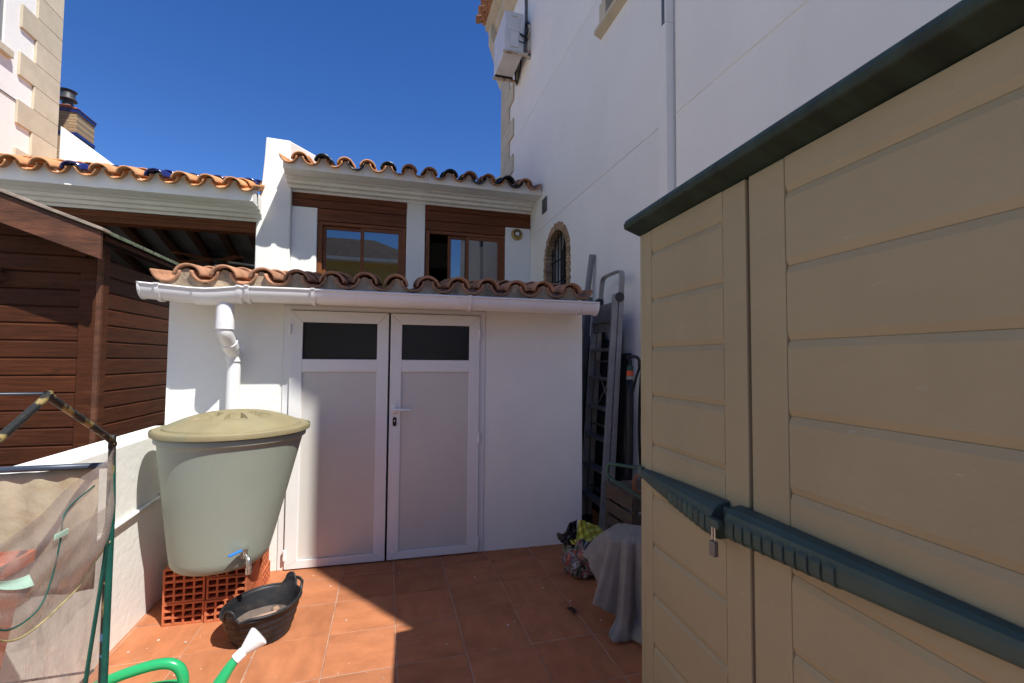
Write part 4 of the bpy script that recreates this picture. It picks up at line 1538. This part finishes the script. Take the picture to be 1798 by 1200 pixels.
# green bindings: one wraps the post, one runs down the panel beside it
MB().tube([(XG + .002, YF_ + .002, 1.10 - 1.06 * k / 20) for k in range(21)], [.0055 + .005 * min(1, k / 3) for k in range(21)], 10).build('binding', EDGEG, gh, smooth=True)
MB().grid(lambda u, v: (XG + .008 + .003 * sin(9 * v), YF_ - .007 - .150 * v + (u - .5) * .016, .97 - .92 * v), 4, 40).build('binding', EDGEG, gh, smooth=True, solid=.003)
for (ua, ub, v0, v1) in ((.56, .66, .27, .32), (.80, 1.0, .44, .54)):
    MB().grid(lambda u, v: over(ua + (ub - ua) * u, v0 + (v1 - v0) * v - .04 * u, .006), 8, 3).build('strap', MINT, gh, solid=.002)
pl = thing('planter', 'orange plastic planter box inside the greenhouse', 'planter', (-1.03, 1.42, .50))
bo, to = (-1.14, -.93, 1.35, 1.47, .50), (-1.165, -.895, 1.325, 1.505, .835)


def ring_box(a, b, t):
    (x0, x1, y0, y1, z0), (X0, X1, Y0, Y1, Z1) = a, b
    o = [(x0, y0, z0), (x1, y0, z0), (x1, y1, z0), (x0, y1, z0), (X0, Y0, Z1), (X1, Y0, Z1), (X1, Y1, Z1), (X0, Y1, Z1)]
    n = [(x0 + t, y0 + t, z0 + t), (x1 - t, y0 + t, z0 + t), (x1 - t, y1 - t, z0 + t), (x0 + t, y1 - t, z0 + t), (X0 + t, Y0 + t, Z1), (X1 - t, Y0 + t, Z1), (X1 - t, Y1 - t, Z1), (X0 + t, Y1 - t, Z1)]
    f = [(0, 3, 2, 1), (0, 1, 5, 4), (1, 2, 6, 5), (2, 3, 7, 6), (3, 0, 4, 7), (8, 9, 10, 11), (8, 12, 13, 9), (9, 13, 14, 10), (10, 14, 15, 11), (11, 15, 12, 8), (4, 5, 13, 12), (5, 6, 14, 13), (6, 7, 15, 14), (7, 4, 12, 15)]
    return MB().add(o + n, f)


ring_box(bo, to, .006).build('box', PLANTER, pl, bevel=.002)
ring_box((-1.172, -.888, 1.318, 1.512, .812), (-1.174, -.886, 1.316, 1.514, .842), .0065).build('rim', PLANTER, pl)
MB().grid(lambda u, v: (-1.150 + .24 * u, 1.345 + .145 * v, .795 + .006 * sin(17 * u) * sin(11 * v)), 14, 10).build('soil', M('dark_soil', (.035, .024, .017), .95, .5, 40, bump=.8, bscale=90), pl)
sh = thing('greenhouse_shelf', 'wire shelf carrying the orange planter inside the greenhouse', 'shelf', (-.96, 1.3, .48))
mb = MB()
for k in range(9):
    y = 1.06 + k * .06
    mb.tube([(XG - .012, y, .491), (XW + .012, y, .491)], .003, 6)
mb.build('wires', TUBED, sh)
for x in (XG - .02, XW + .02):
    MB().tube([(x, 1.035, .485), (x, 1.555, .485)], .004, 6).build('edge_wire', TUBED, sh)

# ================================================================== PLASTIC SHED (right foreground)
th_s = radians(-93.2)
ps = thing('plastic_shed', 'beige plastic garden shed with double doors and dark green roof', 'shed', (.815, 1.358, 0), th_s)
SW, SD, ST = 1.16, .72, 1.778
mb = MB()
mb.box(0, .03, .022, SD, 0, ST)
mb.box(SW - .03, SW, .022, SD, 0, ST)
mb.box(.03, SW - .03, SD - .03, SD, 0, ST)
mb.box(.03, SW - .03, .04, SD - .03, 0, .04)
mb.build('body', BEIGE, ps, local=True, bevel=.004)
# left corner post in front of the side panel
MB().box(.001, .028, .002, .0215, .02, ST - .002).build('corner_post', BEIGE, ps, local=True, bevel=.004)

GZ = [1.700, 1.5475, 1.3955, 1.2430, 1.0895, .9300, .7780, .6250, .4720, .3190, .1660]


def shed_door(s0, s1, hinge_left):
    """Outer stiles flat, boards between them with V grooves moulded in."""
    stile_h, stile_g = (.048, .078) if hinge_left else (.078, .10)
    a, b = s0 + (stile_h if hinge_left else .102), s1 - (.080 if hinge_left else .05)
    mb = MB()
    mb.box(s0, a, .0, .024, .03, ST - .004)
    mb.box(b, s1, .0, .024, .03, ST - .004)
    o = mb.build('door', BEIGE, ps, local=True, bevel=.004)
    # boards
    zt = ST - .004
    edges = [zt] + GZ + [.03]
    for k in range(len(edges) - 1):
        z1, z0 = edges[k], edges[k + 1]
        g = .0150
        poly = [(.0012, z0 + (g if k < len(edges) - 2 else 0)), (.0012, z1 - (g if k else 0))]
        pb = []
        if k:
            pb = [(.0062, z1 - .00008)]
        bot = [(.0062, z0 + .00008)] if k < len(edges) - 2 else []
        prof = poly + pb + [(.022, z1 - .00008), (.022, z0 + .00008)] + bot
        MB().prism(prof, 'x', a + .0009, b - .0009).build('board', BEIGE, o, local=True, bevel=.0008, seg=1)
    MB().box(a + .001, b - .001, .0225, .026, .03, zt).build('backing', BEIGE, o, local=True)
    return o


shed_door(.030, .5035, True)
shed_door(.5145, SW - .002, False)
MB().box(.495, .522, .028, .038, .03, ST - .006).build('door_stop', DARKP, ps, local=True)
# roof: overhanging lip, gently pitched lid
mb = MB()
mb.prism([(-.050, 1.797), (.006, ST - .002), (.03, ST + .004), (.35, ST + .010), (SD, ST + .004), (SD + .03, 1.800), (SD + .03, 1.822), (.36, 1.93), (-.044, 1.828), (-.052, 1.812)], 'x', -.014, SW + .03)
mb.build('roof', TEALR, ps, local=True, bevel=.005)

def bar_part(s_a, s_b, h_a, h_b, p_a, p_b, zc_a, zc_b, n=24, name='lock_bar'):
    """Tapered, rounded bar handle from s_a to s_b; h height, p how far it stands out."""
    mb = MB()
    m = 12
    for i in range(n + 1):
        t = i / n
        s = s_a + (s_b - s_a) * t
        h = h_a + (h_b - h_a) * (t ** .8)
        p = p_a + (p_b - p_a) * (t ** .7)
        zc = zc_a + (zc_b - zc_a) * t
        pr = [(.001, -h / 2), (-p * .55, -h / 2), (-p * .9, -h * .42), (-p, -h * .28), (-p, h * .10), (-p * .88, h * .30), (-p * .6, h * .44), (-p * .25, h / 2), (.001, h / 2)]
        for (y, z) in pr:
            mb.v.append((s, y, zc + z))
        m = len(pr)
    for i in range(n):
        for k in range(m):
            a, b = i * m + k, i * m + (k + 1) % m
            mb.f.append((a, b, b + m, a + m))
    mb.f.append(tuple(range(m)))
    mb.f.append(tuple(n * m + k for k in range(m)))
    return mb.build(name, TEAL, ps, local=True, bevel=.003)


b1 = bar_part(.030, .442, .028, .088, .012, .054, .990, .978)
MB().hexa([(.000, -.010, .974), (.034, -.014, .973), (.034, .001, .973), (.000, .001, .974), (.000, -.010, 1.008), (.034, -.014, 1.007), (.034, .001, 1.007), (.000, .001, 1.008)]).build('bar_bracket', TEAL, ps, local=True, bevel=.003)
b2 = bar_part(1.150, .478, .026, .077, .012, .046, 1.012, .986)
for k in range(7):
    s = .250 + k * .0265
    t = (s - .03) / .412
    h = .028 + .060 * t ** .8; p = .012 + .042 * t ** .7
    zc = .990 - .012 * t
    MB().prism([(-p * .5, zc - h * .5 - .001), (-p * .9 - .003, zc - h * .42), (-p - .0045, zc - h * .28), (-p - .0045, zc + h * .06), (-p * .86 - .003, zc + h * .20), (-p * .8, zc + h * .06), (-p * .8, zc - h * .3)], 'x', s - .0105, s + .0105).build('grip_rib', TEAL, b1, local=True, bevel=.002)
for k in range(10):
    s = .500 + k * .0265
    t = (1.150 - s) / .672
    h = .026 + .051 * t ** .8; p = .012 + .034 * t ** .7
    zc = 1.012 - .026 * t
    MB().prism([(-p * .5, zc - h * .5 - .001), (-p * .9 - .003, zc - h * .42), (-p - .0045, zc - h * .28), (-p - .0045, zc + h * .06), (-p * .86 - .003, zc + h * .20), (-p * .8, zc + h * .06), (-p * .8, zc - h * .3)], 'x', s - .0105, s + .0105).build('grip_rib', TEAL, b2, local=True, bevel=.002)
MB().box(.440, .482, -.065, -.050, .972, .992).build('hasp', TEAL, ps, local=True, bevel=.003)
MB().box(.443, .476, -.022, -.001, .955, 1.012).build('hasp_plate', TEAL, ps, local=True, bevel=.003)
# padlock
pk = thing('padlock', 'small brushed metal padlock hanging from the shed door bar', 'padlock', (.815, 1.358, 0), th_s)
pa_ = [(.4565, -.060, .938), (.4565, -.060, .968), (.4580, -.060, .980), (.4610, -.060, .985), (.4640, -.060, .980), (.4655, -.060, .968), (.4655, -.060, .938)]
MB().tube(smooth_path(pa_, 5), .0022, 8).build('shackle', STEEL, pk, local=True, smooth=True)
MB().box(.4515, .4705, -.066, -.054, .907, .941).build('body', GREYM, pk, local=True, bevel=.002)

# green wire stake looped at the shed's far corner
o = MB().tube(smooth_path([(.99, 1.42, .968), (.90, 1.50, .962), (.845, 1.56, .962), (.828, 1.60, .958), (.823, 1.605, .94), (.824, 1.60, .915), (.85, 1.57, .890), (.92, 1.50, .845), (.99, 1.42, .800)], 6), .0062, 8).build('green_wire_loop', HOSE_G, smooth=True)
tag(o, 'loop of green plastic coated wire at the far corner of the beige shed', 'wire')

# ================================================================== TOWEL OVER A STOOL
st = thing('stool', 'low stool hidden under the grey towel', 'stool', (1.285, 2.20, 0))
MB().lathe([(0, .38), (.10, .38), (.105, .392), (.10, .402), (0, .405)], 24, (1.285, 2.20, 0)).build('seat', DARKP, st, smooth=True, edge=40)
for k in range(4):
    a = radians(45 + 90 * k)
    MB().tube([(1.285 + .08 * cos(a), 2.20 + .08 * sin(a), .38), (1.285 + .095 * cos(a), 2.20 + .095 * sin(a), 0)], .012, 8).build('leg', DARKP, st)


def bump_at(deg, c, w):
    d = (deg - c + 180) % 360 - 180
    return exp(-(d / w) ** 2)


def towel(u, v):
    th = 2 * pi * u
    dg = degs = u * 360
    c = Vector((1.285, 2.20, 0))
    top_r = .142
    # folds: narrow ridges that deepen towards the hem
    f = 0
    for cc, w_, a_ in ((150, 9, .035), (176, 7, -.030), (192, 8, .042), (212, 7, -.038), (226, 8, .030), (243, 7, -.036), (258, 8, .034), (278, 9, -.030), (300, 10, .03), (330, 12, -.03), (20, 12, .03), (60, 14, -.03), (100, 14, .03)):
        f += a_ * bump_at(dg, cc, w_)
    hem = .20 + .10 * bump_at(dg, 150, 22) - .08 * bump_at(dg, 180, 12) - .19 * bump_at(dg, 228, 30) - .10 * bump_at(dg, 270, 25)
    hem = max(.010, hem)
    if v < .35:
        q = v / .35
        r = top_r * q
        z = .462 - .028 * q ** 2 + .004 * sin(5 * th) * q
        r += f * .25 * q * q
    else:
        q = (v - .35) / .65
        zt = .434
        k = 1 - (1 - q) ** 1.6
        z = zt + (hem - zt) * q
        r = top_r + .050 * k + .035 * bump_at(dg, 158, 26) * k + .03 * bump_at(dg, 215, 30) * q ** 3 + f * (.30 + 1.0 * q) + .005 * sin(37 * th + 3 * q) * q
        if q > .86 and hem < .05:
            r += (q - .86) * .45 * (1 + sin(9 * th))
    return (c.x + r * cos(th), c.y + r * sin(th), z + .003 * sin(23 * th) * v)


o = MB().grid(towel, 240, 44, wrap=True).build('towel', TOWEL, smooth=True, solid=.006)
tag(o, 'grey towel draped over a low stool beside the beige shed', 'towel')

# ================================================================== FLORAL BAG WITH RUBBISH
random.seed(5)
bg_ = thing('floral_bag', 'flower printed plastic bag with yellow green and black film sticking out', 'bag', (1.235, 2.735, 0))


def bagf(u, v):
    th = 2 * pi * u
    z = .225 * v
    r = .075 + .055 * sin(pi * min(1, .15 + v * .72)) + .010 * sin(5 * th + 6 * v) + .008 * sin(9 * th - 9 * v) + .006 * sin(17 * th + 14 * v)
    if v < .06:
        r *= .8 + v / .06 * .2
    z += .018 * v * sin(3 * th + 1) + .012 * v * sin(8 * th)
    return (1.235 + r * cos(th) * 1.05, 2.735 + r * sin(th), z + .003)


mb = MB().grid(bagf, 72, 36, wrap=True)
mb.v.append((1.235, 2.735, .004))
for k in range(72):
    mb.f.append(((k + 1) % 72, k, len(mb.v) - 1))
mb.v.append((1.235, 2.735, .15))
for k in range(72):
    mb.f.append((36 * 72 + k, 36 * 72 + (k + 1) % 72, len(mb.v) - 1))
mb.build('bag_body', FLORAL, bg_, smooth=True)


def sheet(pts, mat, name, nu=10, nv=10, crumple=.012, seed=0):
    """Crumpled film spanned by four corners."""
    a, b, c, d = map(Vector, pts)
    rnd = random.Random(seed)
    ph = [rnd.uniform(0, 6) for _ in range(6)]

    def fn(u, v):
        p = a * (1 - u) * (1 - v) + b * u * (1 - v) + c * u * v + d * (1 - u) * v
        n = (b - a).cross(d - a).normalized()
        k = sin(13 * u + 5 * v + ph[0]) + .7 * sin(19 * v - 8 * u + ph[1]) + .5 * abs(sin(15 * u + ph[2]))
        return p + n * crumple * k
    return MB().grid(fn, nu, nv).build(name, mat, bg_, solid=.0012, smooth=False)


sheet([(1.155, 2.69, .20), (1.27, 2.65, .19), (1.235, 2.72, .335), (1.19, 2.71, .345)], BAGY, 'yellow_film', seed=1)
sheet([(1.22, 2.66, .20), (1.35, 2.68, .20), (1.375, 2.75, .265), (1.215, 2.72, .335)], BAGY, 'yellow_film', seed=2)
sheet([(1.13, 2.68, .215), (1.21, 2.64, .185), (1.22, 2.67, .225), (1.12, 2.70, .232)], BAGY, 'yellow_film', seed=6, crumple=.006)
sheet([(1.08, 2.74, .20), (1.18, 2.71, .19), (1.20, 2.77, .325), (1.155, 2.79, .30)], BAGK, 'black_film', seed=3)
sheet([(1.065, 2.70, .215), (1.17, 2.66, .18), (1.15, 2.74, .26), (1.06, 2.76, .25)], BAGK, 'black_film', seed=4)
sheet([(1.27, 2.64, .16), (1.36, 2.68, .17), (1.34, 2.72, .24), (1.28, 2.70, .23)], WHITEP, 'white_film', seed=5, crumple=.008)

# ================================================================== LADDERS AND TOOLS IN THE GAP
ld = thing('step_ladder', 'folded aluminium step ladder with loop handle leaning beside the outbuilding', 'ladder', (1.63, 3.42, 0))
fr_b, fr_t = Vector((1.600, 3.22, .0)), Vector((1.800, 3.37, 1.90))
rr_b, rr_t = Vector((1.662, 3.22, .0)), Vector((1.862, 3.38, 1.93))
W_ = Vector((.015, .40, 0))
lv_ = Vector((0, 1, 0))
for off in (Vector((0, 0, 0)), W_):
    MB().beam(fr_b + off, fr_t + off, .022, .052, (1, 0, 0)).build('front_stile', ALU, ld, bevel=.004)
    MB().beam(rr_b + off, rr_t + off, .020, .045, (1, 0, 0)).build('rear_stile', ALU, ld, bevel=.004)
    for bb in (fr_b, rr_b):
        MB().beam(bb + off, bb + off + Vector((.006, .004, .05)), .03, .06, (1, 0, 0)).build('rubber_foot', BLACKP, ld, bevel=.004)
    p = fr_t + off + Vector((.032, -.012, -.02))
    MB().tube([p + Vector((0, -.010, 0)), p + Vector((0, .020, 0))], .040, 20).build('hinge_cap', DARKP, ld, bevel=.003)
    MB().box(fr_b.x + off.x + .09, fr_b.x + off.x + .12, 3.215 + off.y + .06, 3.235 + off.y + .06, .80, .83).build('clip', BLACKP, ld)
for k in range(1, 8):
    t = k * .127
    a = fr_b.lerp(fr_t, t)
    p0, p1 = a + Vector((.0, .012, 0)), a + W_ - Vector((0, .012, 0))
    mb = MB()
    mb.hexa([tuple(p0 + Vector((-.03, 0, -.012))), tuple(p0 + Vector((.045, 0, -.012))), tuple(p1 + Vector((.045, 0, -.012))), tuple(p1 + Vector((-.03, 0, -.012))),
             tuple(p0 + Vector((-.03, 0, .012))), tuple(p0 + Vector((.045, 0, .012))), tuple(p1 + Vector((.045, 0, .012))), tuple(p1 + Vector((-.03, 0, .012)))])
    mb.build('tread', ALU_D, ld, bevel=.003)
for t in (.15, .42, .70):
    a = rr_b.lerp(rr_t, t)
    MB().beam(a + Vector((0, .01, 0)), a + W_ - Vector((0, .01, 0)), .03, .012).build('cross_bar', ALU_D, ld)
a = rr_b.lerp(rr_t, .47); b = rr_b.lerp(rr_t, .68)
MB().tube([a + Vector((-.01, .01, 0)), b + W_ + Vector((-.01, -.01, 0))], .005, 6).build('brace', ALU, ld)
MB().tube([a + W_ + Vector((-.01, -.01, 0)), b + Vector((-.01, .01, 0))], .005, 6).build('brace', ALU, ld)
MB().hexa([(1.765, 3.39, 1.60), (1.80, 3.39, 1.60), (1.81, 3.76, 1.60), (1.775, 3.76, 1.60), (1.785, 3.39, 1.84), (1.82, 3.39, 1.84), (1.83, 3.76, 1.84), (1.795, 3.76, 1.84)]).build('platform', ALU_D, ld, bevel=.004)
MB().tube([(1.79, 3.385, 1.63), (1.80, 3.775, 1.63)], .008, 8).build('platform_bar', ALU, ld)
lp = [(1.852, 3.375, 1.86), (1.868, 3.382, 2.03), (1.872, 3.395, 2.085), (1.875, 3.43, 2.11), (1.880, 3.58, 2.115), (1.884, 3.72, 2.11), (1.884, 3.765, 2.085), (1.882, 3.78, 2.03), (1.868, 3.785, 1.86)]
lpp = smooth_path(lp, 5)
mb = MB()
for i, p in enumerate(lpp):
    d = (lpp[min(i + 1, len(lpp) - 1)] - lpp[max(i - 1, 0)]).normalized()
    n_ = Vector((1, 0, 0)); q_ = d.cross(n_).normalized()
    for sx, sq in ((-1, -1), (1, -1), (1, 1), (-1, 1)):
        mb.v.append(tuple(p + n_ * sx * .022 + q_ * sq * .009))
for i in range(len(lpp) - 1):
    for k in range(4):
        a_, b_ = i * 4 + k, i * 4 + (k + 1) % 4
        mb.f.append((a_, b_, b_ + 4, a_ + 4))
mb.f += [(0, 1, 2, 3), tuple(len(mb.v) - 4 + k for k in range(4))]
mb.build('loop_handle', ALU, ld, bevel=.003)

l2 = thing('plain_ladder', 'dull metal ladder standing behind the step ladder in the gap', 'ladder', (1.66, 4.0, 0))
for dy in (0, .36):
    MB().beam((1.62, 3.86 + dy, 0), (1.815, 3.90 + dy, 1.95), .025, .06, (1, 0, 0)).build('stile', ALU_D, l2, bevel=.003)
for k in range(1, 7):
    z = .28 * k
    x = 1.62 + .1 * z
    MB().tube([(x, 3.875 + .02 * z, z), (x, 4.205 + .02 * z, z)], .014, 8).build('rung', ALU_D, l2)
o = MB().tube([(1.72, 4.36, 0.0), (1.965, 4.16, 2.42)], .029, 16).build('grey_pipe', GREYPIPE, smooth=True, edge=40)
tag(o, 'grey plastic pipe standing upright behind the step ladder', 'pipe')
o = MB().beam((1.88, 3.05, 0), (1.955, 3.20, 1.30), .022, .05, (1, 0, 0)).build('wooden_batten', ALU_D, bevel=.003)
tag(o, 'narrow grey batten leaning on the house wall beside the ladder', 'batten')

bd = thing('dark_boards', 'dark old boards leaning on the house wall behind the ladders', 'boards', (1.9, 3.8, 0))
DKW = M('dark_old_wood', (0.028, 0.022, 0.018), .85, .4, 4, bump=.2, bscale=30, rand=.3, stretch=(3, 3, 1))
for k in range(6):
    y = 3.42 + k * .155
    h = (1.42, 1.62, 1.55, 1.70, 1.48, 1.6)[k]
    MB().hexa([(1.84, y, 0), (1.862, y, 0), (1.862, y + .148, 0), (1.84, y + .148, 0), (1.955, y, h), (1.977, y, h), (1.977, y + .148, h), (1.955, y + .148, h)]).build('board', DKW, bd, bevel=.002)

tl = thing('black_garden_tool', 'black garden tool with an orange band hung behind the beige shed', 'tool', (1.775, 3.08, 0))
ax0, ax1 = Vector((1.74, 3.06, .30)), Vector((1.79, 3.12, 1.36))
dax = (ax1 - ax0)
MB().tube([ax0, ax0.lerp(ax1, .3), ax0.lerp(ax1, .75), ax0.lerp(ax1, .86)], [.016, .030, .030, .026], 14).build('tube', BLACKP, tl, smooth=True)
MB().tube([ax0.lerp(ax1, .862), ax0.lerp(ax1, .885)], .027, 14).build('grey_collar', GREYPIPE, tl, smooth=True, edge=40)
MB().tube([ax0.lerp(ax1, .887), ax0.lerp(ax1, .925)], .026, 14).build('orange_band', ORANGE, tl, smooth=True, edge=40)
MB().tube([ax0.lerp(ax1, .927), ax0.lerp(ax1, .96)], .024, 14).build('green_collar', HOSE_G, tl, smooth=True, edge=40)
MB().tube(smooth_path([ax0.lerp(ax1, .95), ax1, ax1 + Vector((-.01, .03, .025)), ax1 + Vector((.02, -.02, .03)), ax1 + Vector((.05, -.04, .01)), ax1 + Vector((.055, -.04, -.05))]), .012, 10).build('grip', BLACKP, tl, smooth=True)
hs = thing('black_hose', 'black rubber hose hanging in loops on the house wall', 'hose', (1.93, 3.1, .3))
MB().tube(smooth_path([(1.985, 3.24, 1.34), (1.96, 3.22, 1.37), (1.93, 3.18, 1.33), (1.90, 3.10, 1.05), (1.90, 3.06, .70), (1.93, 3.08, .38), (1.95, 3.16, .30), (1.96, 3.24, .40), (1.95, 3.26, .80), (1.96, 3.25, 1.20), (1.985, 3.24, 1.34)], 8), .011, 8).build('loop', BLACKP, hs, smooth=True)
MB().tube(smooth_path([(1.985, 3.24, 1.34), (1.94, 3.20, 1.35), (1.88, 3.22, 1.15), (1.80, 3.22, .75), (1.80, 3.16, .50), (1.84, 3.10, .36), (1.90, 3.05, .40)], 8), .010, 8).build('loop', BLACKP, hs, smooth=True)
MB().tube([(1.999, 3.24, 1.335), (1.955, 3.24, 1.335), (1.95, 3.24, 1.36)], .005, 6).build('hook', STEEL, hs)

cr = thing('wooden_crate', 'slatted brown wooden crate between the ladder and the beige shed', 'crate', (1.69, 2.72, 0))
CRW = M('grey_brown_wood', (0.085, 0.06, 0.042), .8, .3, 4, bump=.2, bscale=30, rand=.15, stretch=(2, 2, 14))
for (x, y) in ((1.50, 2.56), (1.88, 2.56), (1.50, 2.88), (1.88, 2.88)):
    MB().box(x - .015, x + .015, y - .015, y + .015, .0, .50).build('post', CRW, cr, bevel=.002)
for k in range(5):
    z = .04 + k * .096
    MB().box(1.48, 1.90, 2.530, 2.544, z, z + .078).build('slat', CRW, cr, bevel=.002)
    MB().box(1.470, 1.484, 2.545, 2.90, z, z + .078).build('slat', CRW, cr, bevel=.002)
MB().box(1.466, 1.91, 2.525, 2.905, .502, .518).build('lid', CRW, cr, bevel=.003)
sw = thing('hand_saw', 'hand saw with an orange brown handle lying on the wooden crate', 'saw', (1.53, 2.6, .52))
MB().tube(smooth_path([(1.52, 2.57, .535), (1.50, 2.565, .56), (1.50, 2.565, .61), (1.525, 2.565, .645), (1.56, 2.57, .64), (1.575, 2.575, .60), (1.575, 2.575, .55), (1.55, 2.57, .53), (1.52, 2.57, .535)], 6), .012, 8).build('handle', M('saw_handle_wood', (.20, .075, .03), .45, .2, 9), sw, smooth=True)
MB().prism([(1.575, .54), (1.90, .56), (1.90, .59), (1.575, .63)], 'y', 2.571, 2.5735).build('blade', STEEL, sw)

# ------------------------------------------------------------------ bits of paint and grit on the floor
rnd = random.Random(4)
mb = MB()
spots = [(-1.03, 2.60), (-1.12, 2.53), (-1.19, 2.45), (-.98, 2.36), (-1.08, 2.31), (-.62, 2.22), (-.30, 2.95), (-.18, 2.55), (.10, 3.02), (-.42, 3.12), (.55, 2.85), (.92, 2.62), (.30, 2.22), (.62, 2.30), (.66, 2.32), (.70, 2.40), (1.02, 2.44), (1.10, 2.22), (-.85, 2.30), (-.9, 2.55)]
for _ in range(70):
    spots.append((rnd.uniform(-1.15, 1.3), rnd.uniform(1.95, 3.15)))
for k, (x, y) in enumerate(spots):
    s = rnd.uniform(.003, .007) if k < 20 else rnd.uniform(.0012, .003)
    a = rnd.uniform(0, 6)
    c, q = cos(a) * s, sin(a) * s
    mb.hexa([(x - c, y - q, .0012), (x + q, y - c, .0012), (x + c, y + q, .0012), (x - q, y + c, .0012), (x - c * .7, y - q * .7, .004), (x + q * .7, y - c * .7, .004), (x + c * .7, y + q * .7, .004), (x - q * .7, y + c * .7, .004)])
o = mb.build('floor_grit', M('pale_grit', (.55, .48, .40), .9, .3, 30))
tag(o, 'pale flakes of paint and grit scattered on the tiled patio floor', 'grit', kind='stuff')
o = MB().grid(lambda u, v: (.985 + .028 * (u - .5) + .01 * sin(4 * v), 2.335 + .05 * (v - .5), .004 + .012 * abs(sin(5 * u + 3 * v))), 6, 8).build('dry_leaf', M('dead_leaf', (.045, .03, .02), .9, .3, 30), solid=.001)
tag(o, 'small dark dead leaf on the shaded floor tiles', 'leaf')
